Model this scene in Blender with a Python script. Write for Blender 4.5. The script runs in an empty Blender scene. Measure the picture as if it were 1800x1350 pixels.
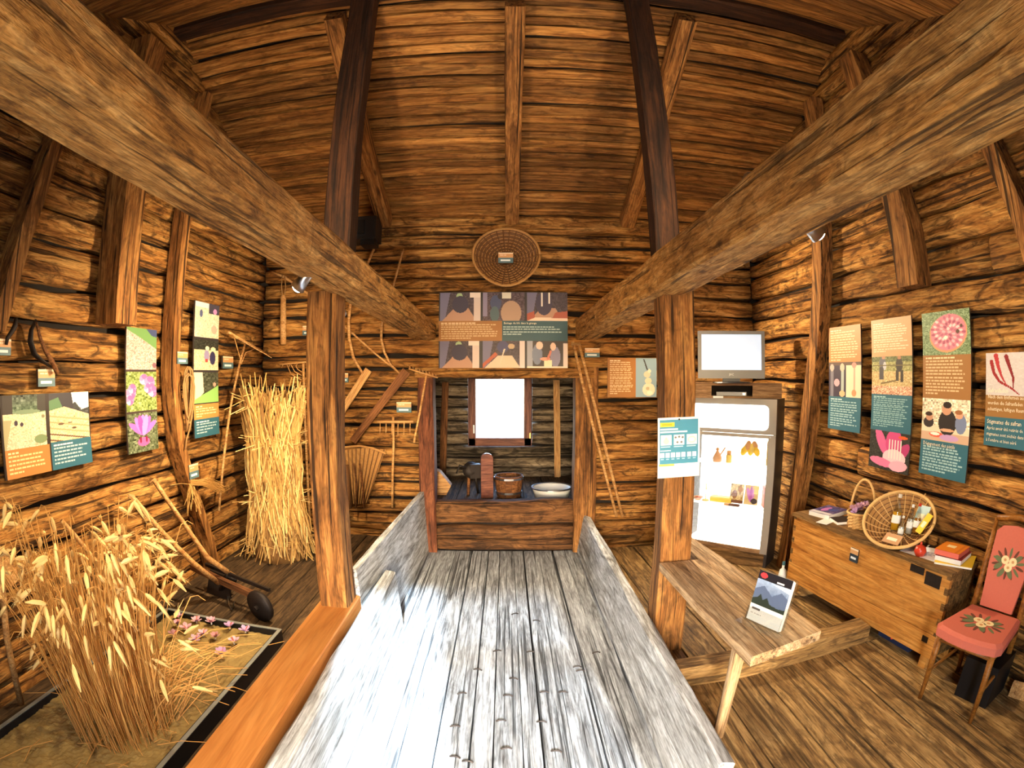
import bpy, math, random
import numpy as np
from mathutils import Vector, Matrix, noise

# ------------------------------------------------------------------ camera, world, sun, exposure
scene = bpy.context.scene
COL = scene.collection
random.seed(7)
F_PX, CX, CY = 900.0, 900.0, 675.0          # equidistant fisheye lens, 1800 px wide frame
CAM = Vector((0, 0, 2.0))
CAM_ROT = Matrix.Rotation(math.radians(-0.64), 3, 'Z') @ Matrix.Rotation(math.radians(-1.08), 3, 'X')
cam_data = bpy.data.cameras.new('camera')
cam = bpy.data.objects.new('camera', cam_data)
COL.objects.link(cam)
cam.location = CAM
cam.rotation_euler = (CAM_ROT @ Matrix.Rotation(math.radians(90), 3, 'X')).to_euler()
cam_data.type = 'PANO'
cam_data.sensor_width = 36.0
cam_data.sensor_fit = 'HORIZONTAL'
cam_data.clip_start = 0.02
cc = cam_data
cc.panorama_type = 'FISHEYE_LENS_POLYNOMIAL'
cc.fisheye_fov = math.radians(180)
cc.fisheye_polynomial_k0 = 0.0
cc.fisheye_polynomial_k1 = -1.0 / 18.0
cc.fisheye_polynomial_k2 = 0.0
cc.fisheye_polynomial_k3 = 0.0
cc.fisheye_polynomial_k4 = 0.0
scene.camera = cam

world = bpy.data.worlds.new('sky')
scene.world = world
world.use_nodes = True
wn = world.node_tree.nodes; wl = world.node_tree.links
wn.clear()
w_out = wn.new('ShaderNodeOutputWorld'); w_bg = wn.new('ShaderNodeBackground'); w_sky = wn.new('ShaderNodeTexSky')
w_sky.sky_type = 'NISHITA'; w_sky.sun_disc = False
w_sky.sun_elevation = math.radians(24); w_sky.sun_rotation = math.radians(180)
w_sky.dust_density = 2.0
w_bg.inputs['Strength'].default_value = 7.0
wl.new(w_sky.outputs[0], w_bg.inputs[0]); wl.new(w_bg.outputs[0], w_out.inputs[0])

sun_data = bpy.data.lights.new('sun', 'SUN')
sun_data.energy = 60.0; sun_data.angle = math.radians(2.0); sun_data.color = (0.64, 0.83, 1.0)
sun = bpy.data.objects.new('sun', sun_data); COL.objects.link(sun)
_sd = Vector((-0.13, 1.0, -0.43)).normalized()
sun.rotation_euler = _sd.to_track_quat('-Z', 'Y').to_euler()
sun.location = (0.5, -8, 6)

scene.view_settings.view_transform = 'Standard'
scene.view_settings.look = 'None'
scene.view_settings.exposure = 0.0
scene.view_settings.gamma = 1.0
scene.view_settings.use_curve_mapping = False
try:
    scene.cycles.use_denoising = True
    scene.cycles.max_bounces = 4
    scene.cycles.transparent_max_bounces = 12
    scene.cycles.sample_clamp_indirect = 8.0
except Exception:
    pass

def portal(loc, rot, sx, sy):
    d = bpy.data.lights.new('portal', 'AREA'); d.shape = 'RECTANGLE'; d.size = sx; d.size_y = sy
    d.cycles.is_portal = True
    o = bpy.data.objects.new('portal', d); COL.objects.link(o); o.location = loc; o.rotation_euler = rot

# ------------------------------------------------------------------ measuring: a photo point on a plane of the building
def ray(px, py):
    dx, dy = px - CX, CY - py
    r = math.hypot(dx, dy) + 1e-9; t = r / F_PX
    return CAM_ROT @ Vector((math.sin(t) * dx / r, math.cos(t), math.sin(t) * dy / r))
def P(px, py, x=None, y=None, z=None):
    d = ray(px, py)
    i, v = (0, x) if x is not None else (1, y) if y is not None else (2, z)
    return CAM + d * ((v - CAM[i]) / d[i])

# ------------------------------------------------------------------ mesh helpers
WM = {}
def link(o, parent=None, M=None):
    M = M or Matrix()
    COL.objects.link(o)
    WM[o.name] = M
    if parent is not None:
        o.parent = parent
        o.matrix_basis = WM[parent.name].inverted() @ M
    else:
        o.matrix_basis = M
    return o
def frame(origin, xdir, up=(0, 0, 1)):
    X = Vector(xdir).normalized(); U = Vector(up)
    Y = U.cross(X)
    if Y.length < 1e-4: Y = Vector((0, 1, 0)).cross(X) if abs(X.y) < .9 else Vector((1, 0, 0)).cross(X)
    Y.normalize(); Z = X.cross(Y)
    M = Matrix((X, Y, Z)).transposed().to_4x4(); M.translation = Vector(origin)
    return M
def T(x, y, z, rz=0.0, rx=0.0, ry=0.0):
    return Matrix.Translation((x, y, z)) @ Matrix.Rotation(rz, 4, 'Z') @ Matrix.Rotation(ry, 4, 'Y') @ Matrix.Rotation(rx, 4, 'X')
def empty(name, M=None, parent=None):
    o = bpy.data.objects.new(name, None); o.empty_display_size = .1
    return link(o, parent, M)
def tag(o, label=None, cat=None, group=None, kind=None):
    if label: o['label'] = label
    if cat: o['category'] = cat
    if group: o['group'] = group
    if kind: o['kind'] = kind
    return o
class MB:
    def __init__(s): s.v = []; s.f = []
    def box(s, x0, x1, y0, y1, z0, z1, M=None):
        n = len(s.v)
        for z in (z0, z1):
            for x, y in ((x0, y0), (x1, y0), (x1, y1), (x0, y1)):
                p = Vector((x, y, z)); s.v.append(M @ p if M else p)
        s.f += [(n+3, n+2, n+1, n), (n+4, n+5, n+6, n+7)] + [(n+i, n+(i+1) % 4, n+4+(i+1) % 4, n+4+i) for i in range(4)]
        return s
    def prism(s, poly, z0, z1, M=None):
        n = len(s.v); k = len(poly)
        for z in (z0, z1):
            for x, y in poly:
                p = Vector((x, y, z)); s.v.append(M @ p if M else p)
        s.f += [tuple(range(n+k-1, n-1, -1)), tuple(range(n+k, n+2*k))] + [(n+i, n+(i+1) % k, n+k+(i+1) % k, n+k+i) for i in range(k)]
        return s
    def tube(s, pts, rad, sides=6, flat=1.0):
        pts = [Vector(p) for p in pts]; m = len(pts); n = len(s.v)
        if not hasattr(rad, '__len__'): rad = [rad] * m
        prev = None
        for i, p in enumerate(pts):
            t = (pts[min(i+1, m-1)] - pts[max(i-1, 0)])
            t = t.normalized() if t.length > 1e-9 else Vector((0, 0, 1))
            if prev is None:
                a = Vector((0, 0, 1)) if abs(t.z) < .9 else Vector((1, 0, 0))
                u = t.cross(a).normalized()
            else:
                u = (prev - t * prev.dot(t)).normalized()
            prev = u; w = t.cross(u)
            for k in range(sides):
                an = 2 * math.pi * k / sides
                s.v.append(p + (u * math.cos(an) + w * math.sin(an) * flat) * rad[i])
        for i in range(m-1):
            for k in range(sides):
                a, b = n+i*sides+k, n+i*sides+(k+1) % sides
                s.f.append((a, b, b+sides, a+sides))
        s.f.append(tuple(n+k for k in range(sides-1, -1, -1))); s.f.append(tuple(n+(m-1)*sides+k for k in range(sides)))
        return s
    def lathe(s, prof, segs=16, M=None, close=True):
        n = len(s.v); m = len(prof)
        for r, z in prof:
            for k in range(segs):
                an = 2 * math.pi * k / segs
                p = Vector((r*math.cos(an), r*math.sin(an), z)); s.v.append(M @ p if M else p)
        for i in range(m-1):
            for k in range(segs):
                a, b = n+i*segs+k, n+i*segs+(k+1) % segs
                s.f.append((a, b, b+segs, a+segs))
        if close:
            s.f.append(tuple(n+k for k in range(segs-1, -1, -1))); s.f.append(tuple(n+(m-1)*segs+k for k in range(segs)))
        return s
    def build(s, name, mat, parent=None, M=None, smooth=False):
        M = M or Matrix()
        me = bpy.data.meshes.new(name)
        me.from_pydata([tuple(v) for v in s.v], [], s.f)
        me.materials.append(mat)
        if smooth: me.polygons.foreach_set('use_smooth', [True]*len(me.polygons))
        me.update()
        return link(bpy.data.objects.new(name, me), parent, M)
    def world(s, name, mat, parent=None, smooth=False, base=None):
        """vertices given in world space: put the origin at the base of the piece"""
        b = Vector(base) if base else Vector((sum(v[0] for v in s.v)/len(s.v), sum(v[1] for v in s.v)/len(s.v), min(v[2] for v in s.v)))
        s.v = [Vector(v) - b for v in s.v]
        return s.build(name, mat, parent, Matrix.Translation(b), smooth)

_ts = [0]
def timber(name, p0, p1, w, h, mat, parent=None, up=(0, 0, 1), seg=8, rough=.006, bow=(0, 0), cham=.14, taper=1.0, rnd=False, edge=0.0):
    """hewn timber from p0 to p1; w across, h along up; length on local X so that the grain follows it"""
    _ts[0] += 1; sd = _ts[0] * 7.31
    p0, p1 = Vector(p0), Vector(p1); L = (p1-p0).length
    M = frame(p0, p1-p0, up)
    if rnd:
        prof = []
        for k in range(12):
            a = 2*math.pi*(k+.5)/12
            c, s_ = math.cos(a), math.sin(a)
            prof.append((math.copysign(abs(c)**.45, c), math.copysign(abs(s_)**.45, s_)))
    else:
        c = cham; cy_ = c*min(w, h)/w; cz_ = c*min(w, h)/h
        prof = [(1-cy_, -1), (1, -1+cz_), (1, 1-cz_), (1-cy_, 1), (-1+cy_, 1), (-1, 1-cz_), (-1, -1+cz_), (-1+cy_, -1)]
    k = len(prof); mb = MB()
    for i in range(seg+1):
        t = i/seg; sc = 1+(taper-1)*t; b = 4*t*(1-t)
        et = noise.noise(Vector((sd+t*L*1.3, 5.1, 0)))*edge; eb = noise.noise(Vector((sd+t*L*1.3, 9.7, 3)))*edge
        for j, (a, c) in enumerate(prof):
            n1 = noise.noise(Vector((sd+t*L*2.1, j*1.7, 0)))*rough; n2 = noise.noise(Vector((sd+t*L*2.1, j*1.7, 40)))*rough
            mb.v.append(Vector((t*L, a*w/2*sc+n1+bow[0]*b, c*h/2*sc+n2+bow[1]*b+(et if c > 0 else eb))))
    for i in range(seg):
        for j in range(k):
            a, b_ = i*k+j, i*k+(j+1) % k
            mb.f.append((a, b_, b_+k, a+k))
    mb.f.append(tuple(range(k-1, -1, -1))); mb.f.append(tuple(seg*k+j for j in range(k)))
    return mb.build(name, mat, parent, M, smooth=rnd)

# ------------------------------------------------------------------ materials
def lin(r, g=None, b=None):
    if g is None: r, g, b = r
    f = lambda c: (c/255/12.92) if c/255 <= .04045 else ((c/255+.055)/1.055)**2.4
    return (f(r), f(g), f(b), 1)
def base_mat(name):
    m = bpy.data.materials.new(name); m.use_nodes = True
    nt = m.node_tree; return m, nt.nodes, nt.links, nt.nodes['Principled BSDF']
def plain(name, col, rough=.6, metal=0.0, emit=None, es=0.0, spec=.5, vary=0.0, scale=20):
    m, n, l, b = base_mat(name)
    b.inputs['Base Color'].default_value = col; b.inputs['Roughness'].default_value = rough; b.inputs['Metallic'].default_value = metal
    b.inputs['Specular IOR Level'].default_value = spec
    if emit: b.inputs['Emission Color'].default_value = emit; b.inputs['Emission Strength'].default_value = es
    if vary:
        tc = n.new('ShaderNodeTexCoord'); no = n.new('ShaderNodeTexNoise'); no.inputs['Scale'].default_value = scale; no.inputs['Detail'].default_value = 4
        mx = n.new('ShaderNodeMix'); mx.data_type = 'RGBA'
        mx.inputs[6].default_value = tuple(c*(1-vary) for c in col[:3])+(1,); mx.inputs[7].default_value = tuple(min(1, c*(1+vary)) for c in col[:3])+(1,)
        l.new(tc.outputs['Object'], no.inputs['Vector']); l.new(no.outputs['Fac'], mx.inputs[0]); l.new(mx.outputs[2], b.inputs['Base Color'])
    return m
def wood(name, dark, mid, light, sx=1.0, sy=12.0, rough=.78, bump=.5, stain=.6, crack=.6, vary=.25, spec=.25, dist=.012, fine=1.0, knots=0.0, det=3.5):
    """weathered wood: grain along local X, knots, stains, long cracks"""
    m, n, l, b = base_mat(name)
    b.inputs['Roughness'].default_value = rough; b.inputs['Specular IOR Level'].default_value = spec
    tc = n.new('ShaderNodeTexCoord'); oi = n.new('ShaderNodeObjectInfo')
    mul = n.new('ShaderNodeMath'); mul.operation = 'MULTIPLY'; mul.inputs[1].default_value = 37.0
    l.new(oi.outputs['Random'], mul.inputs[0])
    add = n.new('ShaderNodeVectorMath'); add.operation = 'ADD'
    l.new(tc.outputs['Object'], add.inputs[0]); l.new(mul.outputs[0], add.inputs[1])
    def nz(scale, sc, detail, distn, rgh=.6):
        mp = n.new('ShaderNodeMapping'); mp.inputs['Scale'].default_value = scale
        t = n.new('ShaderNodeTexNoise'); t.inputs['Scale'].default_value = sc; t.inputs['Detail'].default_value = detail
        t.inputs['Distortion'].default_value = distn; t.inputs['Roughness'].default_value = rgh
        l.new(add.outputs[0], mp.inputs['Vector']); l.new(mp.outputs[0], t.inputs['Vector']); return t
    def ramp(src, stops):
        r = n.new('ShaderNodeValToRGB'); e = r.color_ramp.elements
        e[0].position, e[0].color = stops[0]; e[1].position, e[1].color = stops[-1]
        for p_, c_ in stops[1:-1]:
            x = e.new(p_); x.color = c_
        l.new(src, r.inputs[0]); return r
    def mixc(kind, fac, a, c):
        x = n.new('ShaderNodeMix'); x.data_type = 'RGBA'; x.blend_type = kind
        if isinstance(fac, float): x.inputs[0].default_value = fac
        else: l.new(fac, x.inputs[0])
        l.new(a, x.inputs[6])
        if isinstance(c, tuple): x.inputs[7].default_value = c
        else: l.new(c, x.inputs[7])
        return x.outputs[2]
    g = nz((sx, sy, sy), 1.6, det, 1.2, .68)
    col = ramp(g.outputs['Fac'], [(.30, dark), (.47, mid), (.66, light)]).outputs[0]
    k = nz((2.2*sx, 6, 6), 1.5, 3, 1.6, .7)
    kr = ramp(k.outputs['Fac'], [(.36, (1, 1, 1, 1)), (.52, (0, 0, 0, 1))])
    kd = n.new('ShaderNodeMath'); kd.operation = 'MULTIPLY'; kd.inputs[1].default_value = stain; l.new(kr.outputs[0], kd.inputs[0])
    col = mixc('MIX', kd.outputs[0], col, tuple(c*.45 for c in dark[:3])+(1,))
    cr = nz((.45*sx, 2.2*sy, 2.2*sy), 1.5, 2, .4, .5)
    crr = ramp(cr.outputs['Fac'], [(.355, (1, 1, 1, 1)), (.40, (0, 0, 0, 1))])
    cm = n.new('ShaderNodeMath'); cm.operation = 'MULTIPLY'; cm.inputs[1].default_value = crack; l.new(crr.outputs[0], cm.inputs[0])
    col = mixc('MIX', cm.outputs[0], col, tuple(c*.18 for c in dark[:3])+(1,))
    f = nz((2.5*sx, 5*sy, 5*sy), 2.0, 3, .3, .75)
    col = mixc('MULTIPLY', fine, col, ramp(f.outputs['Fac'], [(.30, (.42, .40, .38, 1)), (.50, (.92, .92, .92, 1)), (.68, (1.25, 1.25, 1.25, 1))]).outputs[0])
    if knots:
        mp = n.new('ShaderNodeMapping'); mp.inputs['Scale'].default_value = (1.6, 3.4, 3.4); v = n.new('ShaderNodeTexVoronoi'); v.inputs['Scale'].default_value = 1.5
        l.new(add.outputs[0], mp.inputs['Vector']); l.new(mp.outputs[0], v.inputs['Vector'])
        kn = ramp(v.outputs['Distance'], [(.05, (1, 1, 1, 1)), (.13, (0, 0, 0, 1))]); km = n.new('ShaderNodeMath'); km.operation = 'MULTIPLY'; km.inputs[1].default_value = knots; l.new(kn.outputs[0], km.inputs[0])
        col = mixc('MIX', km.outputs[0], col, tuple(c*.3 for c in dark[:3])+(1,))
    hs = n.new('ShaderNodeHueSaturation')
    mr = n.new('ShaderNodeMapRange'); mr.inputs[3].default_value = 1-vary; mr.inputs[4].default_value = 1+vary
    l.new(oi.outputs['Random'], mr.inputs[0]); l.new(mr.outputs[0], hs.inputs['Value']); l.new(col, hs.inputs['Color'])
    l.new(hs.outputs[0], b.inputs['Base Color'])
    s1 = n.new('ShaderNodeMath'); s1.operation = 'MULTIPLY_ADD'; s1.inputs[1].default_value = .5; l.new(f.outputs['Fac'], s1.inputs[0]); l.new(g.outputs['Fac'], s1.inputs[2])
    s2 = n.new('ShaderNodeMath'); s2.operation = 'MULTIPLY_ADD'; s2.inputs[1].default_value = -.9*crack; l.new(crr.outputs[0], s2.inputs[0]); l.new(s1.outputs[0], s2.inputs[2])
    bp = n.new('ShaderNodeBump'); bp.inputs['Strength'].default_value = bump; bp.inputs['Distance'].default_value = dist
    l.new(s2.outputs[0], bp.inputs['Height']); l.new(bp.outputs[0], b.inputs['Normal'])
    return m
def glass_thin(name, tint=(1, 1, 1, 1), refl=.08):
    m = bpy.data.materials.new(name); m.use_nodes = True; n = m.node_tree.nodes; l = m.node_tree.links; n.clear()
    o = n.new('ShaderNodeOutputMaterial'); mx = n.new('ShaderNodeMixShader'); t = n.new('ShaderNodeBsdfTransparent'); g = n.new('ShaderNodeBsdfGlossy')
    t.inputs[0].default_value = tint; g.inputs['Roughness'].default_value = .03; mx.inputs[0].default_value = refl
    l.new(t.outputs[0], mx.inputs[1]); l.new(g.outputs[0], mx.inputs[2]); l.new(mx.outputs[0], o.inputs[0]); return m
def print_mat(name='print_ink', rough=.45):
    m, n, l, b = base_mat(name); a = n.new('ShaderNodeAttribute'); a.attribute_name = 'ink'
    b.inputs['Roughness'].default_value = rough; b.inputs['Specular IOR Level'].default_value = .3
    l.new(a.outputs['Color'], b.inputs['Base Color']); return m

M_LOG = wood('log_wood', lin(88, 52, 20), lin(164, 110, 50), lin(208, 156, 86), sy=8, stain=.8, crack=.8, bump=.9, dist=.03)
M_ROOF = wood('roof_board_wood', lin(92, 54, 22), lin(150, 98, 44), lin(186, 132, 68), sx=.8, sy=9, stain=.55, crack=.5, bump=.7, vary=.38, knots=.5)
M_BEAM = wood('beam_wood', lin(104, 66, 26), lin(178, 124, 58), lin(216, 166, 96), sx=1.9, sy=11, stain=.45, crack=.7, bump=.8, vary=.1, knots=.85, det=5)
M_POST = wood('post_wood', lin(82, 50, 22), lin(138, 90, 43), lin(178, 126, 68), sy=10, stain=.5, crack=.9, bump=.6, vary=.12, knots=.7)
M_DARKPOST = wood('smoked_wood', lin(30, 17, 10), lin(52, 29, 15), lin(74, 43, 22), sy=10, stain=.4, crack=.6, vary=.1)
M_GREY = wood('weathered_grey_wood', lin(88, 88, 90), lin(146, 150, 154), lin(192, 198, 204), sy=12, stain=.25, crack=.8, bump=.6, vary=.1)
M_GREY2 = wood('pale_weathered_wood', lin(112, 108, 100), lin(178, 180, 180), lin(218, 222, 224), sy=7, stain=.2, crack=.4, bump=.5, vary=.06)
M_NEW = wood('new_orange_wood', lin(172, 104, 48), lin(196, 128, 64), lin(210, 144, 78), sx=.6, sy=6, stain=.04, crack=.06, bump=.1, vary=.02, rough=.42, fine=.25)
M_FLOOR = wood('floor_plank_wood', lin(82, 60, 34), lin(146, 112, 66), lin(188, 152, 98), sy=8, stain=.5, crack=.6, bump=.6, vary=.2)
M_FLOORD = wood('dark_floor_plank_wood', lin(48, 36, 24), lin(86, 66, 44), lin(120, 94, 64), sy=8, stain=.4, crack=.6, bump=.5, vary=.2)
M_CHEST = wood('chest_pine_wood', lin(150, 92, 36), lin(196, 134, 62), lin(218, 160, 84), sy=12, stain=.22, crack=.2, bump=.2, vary=.05, rough=.55, fine=.5)
M_CHESTD = wood('worn_chest_wood', lin(74, 52, 28), lin(120, 88, 48), lin(156, 118, 70), sy=10, stain=.4, crack=.5, bump=.3, vary=.05)
M_TOOL = wood('tool_handle_wood', lin(150, 100, 54), lin(196, 144, 86), lin(220, 176, 118), sy=14, stain=.15, crack=.15, bump=.2, vary=.15, rough=.6)
M_TOOLD = wood('dark_tool_wood', lin(70, 40, 22), lin(112, 70, 38), lin(150, 100, 58), sy=14, stain=.25, crack=.3, bump=.3, vary=.15)
M_BENCH = wood('bench_plank_wood', lin(112, 84, 56), lin(180, 146, 106), lin(210, 182, 144), sy=9, stain=.25, crack=.6, bump=.5, vary=.03)
M_CHAIRW = wood('chair_varnished_wood', lin(92, 52, 18), lin(134, 82, 30), lin(160, 104, 44), sy=14, stain=.05, crack=.05, bump=.08, vary=.03, rough=.35, fine=.3)
M_SHELF = wood('shelf_box_wood', lin(90, 62, 40), lin(140, 106, 72), lin(172, 136, 98), sy=9, stain=.2, crack=.2, bump=.2, vary=.05)
M_FARLOG = wood('grey_brown_log_wood', lin(66, 54, 42), lin(118, 102, 82), lin(158, 140, 116), sy=8, stain=.8, crack=.8, bump=.9, dist=.03)
M_REDJAMB = wood('red_stained_wood', lin(62, 30, 18), lin(108, 60, 36), lin(138, 84, 54), sy=9, stain=.4, crack=.7)
M_SILL = wood('worn_sill_wood', lin(54, 34, 18), lin(98, 64, 34), lin(128, 88, 50), sy=8, stain=.7, crack=.8, bump=.9, dist=.03)
M_DARKGAP = plain('dark_chinking', lin(26, 17, 10), .95, vary=.3)
M_BLACK = plain('black_metal', lin(24, 24, 27), .45, .3, vary=.15)
M_IRON = plain('old_iron', lin(46, 38, 34), .6, .6, vary=.3, scale=40)
M_STEEL = plain('brushed_steel', lin(190, 190, 195), .3, 1.0)
M_GREYP = plain('grey_plastic', lin(120, 118, 116), .4)
M_DARKP = plain('dark_plastic', lin(30, 30, 34), .4)
M_WHITE = plain('white_paint', lin(232, 232, 228), .5)
M_PAPER = plain('paper', lin(236, 234, 228), .7)
M_TEAL = plain('teal_print', lin(58, 104, 118), .45)
M_BROWNP = plain('ochre_print', lin(176, 118, 62), .45)
M_CREAM = plain('cream_print', lin(240, 226, 196), .45)
M_ROPE = plain('hemp_rope', lin(150, 112, 66), .9, vary=.25, scale=90)
M_STRAW = plain('straw', lin(188, 146, 80), .75, vary=.3, scale=14)
M_STRAW2 = plain('wheat_stalk', lin(202, 150, 78), .75, vary=.35, scale=10)
M_EAR = plain('wheat_ear', lin(232, 196, 128), .7, vary=.2, scale=25)
M_WICK = plain('wicker', lin(176, 128, 70), .7, vary=.35, scale=60)
M_WICKD = plain('dark_wicker', lin(110, 72, 36), .75, vary=.4, scale=50)
M_WICKP = plain('pale_wicker', lin(222, 178, 112), .65, vary=.25, scale=60)
M_INK = print_mat()
M_GLASS = glass_thin('window_glass')
M_ACRYL = glass_thin('clear_acrylic', (.93, .95, .96, 1), .10)
M_BOTTLE = glass_thin('bottle_glass', (.85, .87, .86, 1), .14)
# ------------------------------------------------------------------ the building: floors
XL, XR, YB, YF = -2.85, 2.90, 5.54, -1.25
ZL, ZR = 0.16, 0.20                      # raised side floors
def zr(y):                               # the right floor sinks towards the back wall
    return ZR if y < 2.6 else ZR - (y-2.6)*0.062
fl = MB().box(XL-.3, XR+.3, YF-.2, YB+.05, -.5, -.09).world('floor', M_DARKGAP); tag(fl, kind='structure')
xs = [-.98, -.57, -.385, -.20, -.075, .085, .19, .35, .52, .655, .83]
for i in range(len(xs)-1):
    timber('plank', (.5*(xs[i]+xs[i+1]), YF, -.03+random.uniform(-.004, .004)), (.5*(xs[i]+xs[i+1])+random.uniform(-.006, .006), YB+.02, -.03), xs[i+1]-xs[i]-.008, .06, M_GREY, fl, seg=16, rough=.004, cham=.08)
nails = [(905, 1080), (943, 1092), (874, 1145), (933, 1147), (840, 1178), (903, 1194), (957, 1218), (812, 1220), (893, 1224), (800, 1278), (881, 1268), (952, 1270), (890, 1317), (978, 1322), (800, 1332), (822, 1340), (1048, 1148), (1015, 1173), (990, 1218), (1020, 1180)]
nm = MB().tube([(-.03, 0, .002), (-.012, 0, .009), (.012, .003, .009), (.03, 0, .002)], .005, 5)
nail0 = None
for px, py in nails:
    p = P(px, py, z=0.0)
    if nail0 is None:
        nail0 = nm.build('cramp_nail', M_IRON, fl, T(p.x, p.y, 0, random.uniform(-.3, .3)))
    else:
        o = nail0.copy(); link(o, fl, T(p.x, p.y, 0, random.uniform(-.3, .3)))
# left raised floor
x = XL
while x < -1.10:
    w = random.uniform(.20, .29); x2 = min(x+w, -1.06)
    if x2 > -1.14: x2 = -1.06
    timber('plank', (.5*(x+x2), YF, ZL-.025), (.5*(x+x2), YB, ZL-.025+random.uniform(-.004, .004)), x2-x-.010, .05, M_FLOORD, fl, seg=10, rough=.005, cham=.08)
    x = x2
# right raised floor, two runs: in front of the sill beam and behind it
x = .97
while x < XR-.02:
    w = random.uniform(.24, .36); x2 = min(x+w, XR)
    if x2 > XR-.1: x2 = XR
    timber('plank', (.5*(x+x2), YF, ZR-.025), (.5*(x+x2), 2.52, ZR-.025), x2-x-.012, .05, M_FLOOR, fl, seg=8, rough=.007, cham=.08)
    x = x2
x = .92
while x < XR-.02:
    w = random.uniform(.2, .34); x2 = min(x+w, XR)
    if x2 > XR-.1: x2 = XR
    timber('plank', (.5*(x+x2), 2.53, zr(2.53)-.025), (.5*(x+x2)+random.uniform(-.01, .01), YB, zr(YB)-.025), x2-x-.012, .05, M_FLOOR, fl, seg=8, rough=.006, cham=.08)
    x = x2
gr = MB().box(-14, 14, -20, YF-.35, -.6, -.06).world('floor_outside', plain('pale_gravel', lin(200, 196, 188), .9, vary=.2, scale=6)); tag(gr, kind='structure')

# ------------------------------------------------------------------ walls of hewn logs, each log a piece
RZ, RY, SL = 5.00, 3.10, 0.50            # ridge height, ridge y, roof slope
def roof_z(y): return RZ - abs(y-RY)*SL
def log_course(wall, axis, face, a0, a1, z, h, depth, sgn, mat=None):
    """one log: axis 'y' for the side walls, 'x' for the back wall; face = plane of its front"""
    c = face + sgn*depth/2
    if axis == 'y': p0, p1 = (c, a0, z+h/2), (c, a1, z+h/2)
    else: p0, p1 = (a0, c, z+h/2), (a1, c, z+h/2)
    n = max(6, int(abs(a1-a0)*5))
    return timber('log', p0, p1, depth, h-.024, mat or M_LOG, wall, seg=n, rough=.022, rnd=True, edge=.034)
def side_wall(name, X, sgn, sd):
    random.seed(sd)
    w = MB().box(X+sgn*.12, X+sgn*.34, YF-.2, YB+.3, -.4, 5.4).world(name, M_DARKGAP); tag(w, kind='structure')
    z = .02
    while z < 4.97:
        h = random.uniform(.19, .275)
        y1 = YB+.02 if z+h < roof_z(YB) else RY+(RZ-z+.04)/SL
        y0 = YF if z+h < roof_z(YF) else RY-(RZ-z+.04)/SL
        face = X+sgn*random.uniform(-.012, .02)
        if y1-y0 > .3:
            if random.random() < .35:
                m_ = random.uniform(1.0, 4.2)
                if y0+.4 < m_ < y1-.4:
                    log_course(w, 'y', face, y0, m_-.006, z, h, .2, sgn); log_course(w, 'y', face+sgn*.008, m_+.006, y1, z, h, .2, sgn)
                    z += h; continue
            log_course(w, 'y', face, y0, y1, z, h, .2, sgn)
        z += h
    return w
wall_left = side_wall('wall_left', XL, -1, 11)
wall_right = side_wall('wall_right', XR, 1, 23)

OX0, OX1, OZ0, OZ1 = -.79, .745, .60, 1.965   # opening to the back room
wb = MB()
wb.box(XL-.3, OX0-.09, YB+.12, YB+.26, -.4, 3.9); wb.box(OX1+.12, XR+.3, YB+.12, YB+.26, -.4, 3.9)
wb.box(OX0-.09, OX1+.12, YB+.12, YB+.26, OZ1+.1, 3.9); wb.box(OX0-.09, OX1+.12, YB+.10, YB+.2, -.4, OZ0-.06)
wall_back = wb.world('wall_back', M_DARKGAP); tag(wall_back, kind='structure')
random.seed(5)
def stack(a0, a1, zs, face0=YB, mat=None):
    for z0, z1 in zip(zs[:-1], zs[1:]):
        log_course(wall_back, 'x', face0+random.uniform(-.01, .012), a0, a1, z0, z1-z0, .19, 1, mat)
stack(XL, OX0-.16, [0, .22, .42, .60, .80, .98, 1.20, 1.43, 1.62, 1.84, 2.06])
stack(OX1+.24, XR, [-.02, .06, .34, .55, .78, 1.02, 1.25, 1.49, 1.72, 1.87, 2.06])
stack(OX0-.04, OX1+.05, [-.01, .14, .31, .60], YB-.01, M_SILL)
stack(XL, XR, [2.06, 2.20, 2.43, 2.67, 2.87, 3.07, 3.26, 3.42, 3.58, 3.80])
# door-post timbers and lintel of the opening
for xa, xb, m_ in ((OX0-.17, OX0, M_REDJAMB), (OX1, OX1+.25, M_POST)):
    timber('jamb', (.5*(xa+xb), YB+.06, 0), (.5*(xa+xb), YB+.06, 2.08), xb-xa, .24, m_, wall_back, up=(0, 1, 0), seg=12, rough=.014)
timber('lintel', (OX0-.2, YB+.04, OZ1+.055), (OX1+.2, YB+.04, OZ1+.05), .22, .11, M_LOG, wall_back, seg=8, rough=.012)

# front wall behind the camera, with the wide barn door opening the daylight comes through
wf = MB()
DX0, DX1, DZ = -.42, 1.15, 2.60
wf.box(XL-.3, DX0, YF-.2, YF, -.4, 3.2); wf.box(DX1, XR+.3, YF-.2, YF, -.4, 3.2); wf.box(DX0, DX1, YF-.2, YF, DZ, 3.2)
wall_front = wf.world('wall_front', M_DARKGAP); tag(wall_front, kind='structure')
for a0, a1 in ((XL, DX0), (DX1, XR)):
    for k in range(11):
        log_course(wall_front, 'x', YF+.1, a0, a1, .05+k*.245, .245, .18, -1)
d1 = empty('added_sun_screen', T(DX1, YF-.1, 0)); tag(d1, kind='structure')
k = 0
xs_ = DX1-.03
while xs_ > .10:                        # added slatted screen in the doorway, out of view, thins the sunlight
    timber('sun_screen_slat', (xs_, YF-.14, .02), (xs_, YF-.14, DZ-.02), .064, .025, M_TOOLD, d1, up=(0, 1, 0), seg=1, rough=0)
    xs_ -= .080
for z_ in (.3, 1.2, 2.0): timber('rail', (.09, YF-.17, z_), (DX1, YF-.17, z_), .03, .08, M_TOOLD, d1, seg=1, rough=0)  # cross rails of the added sun screen
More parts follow.
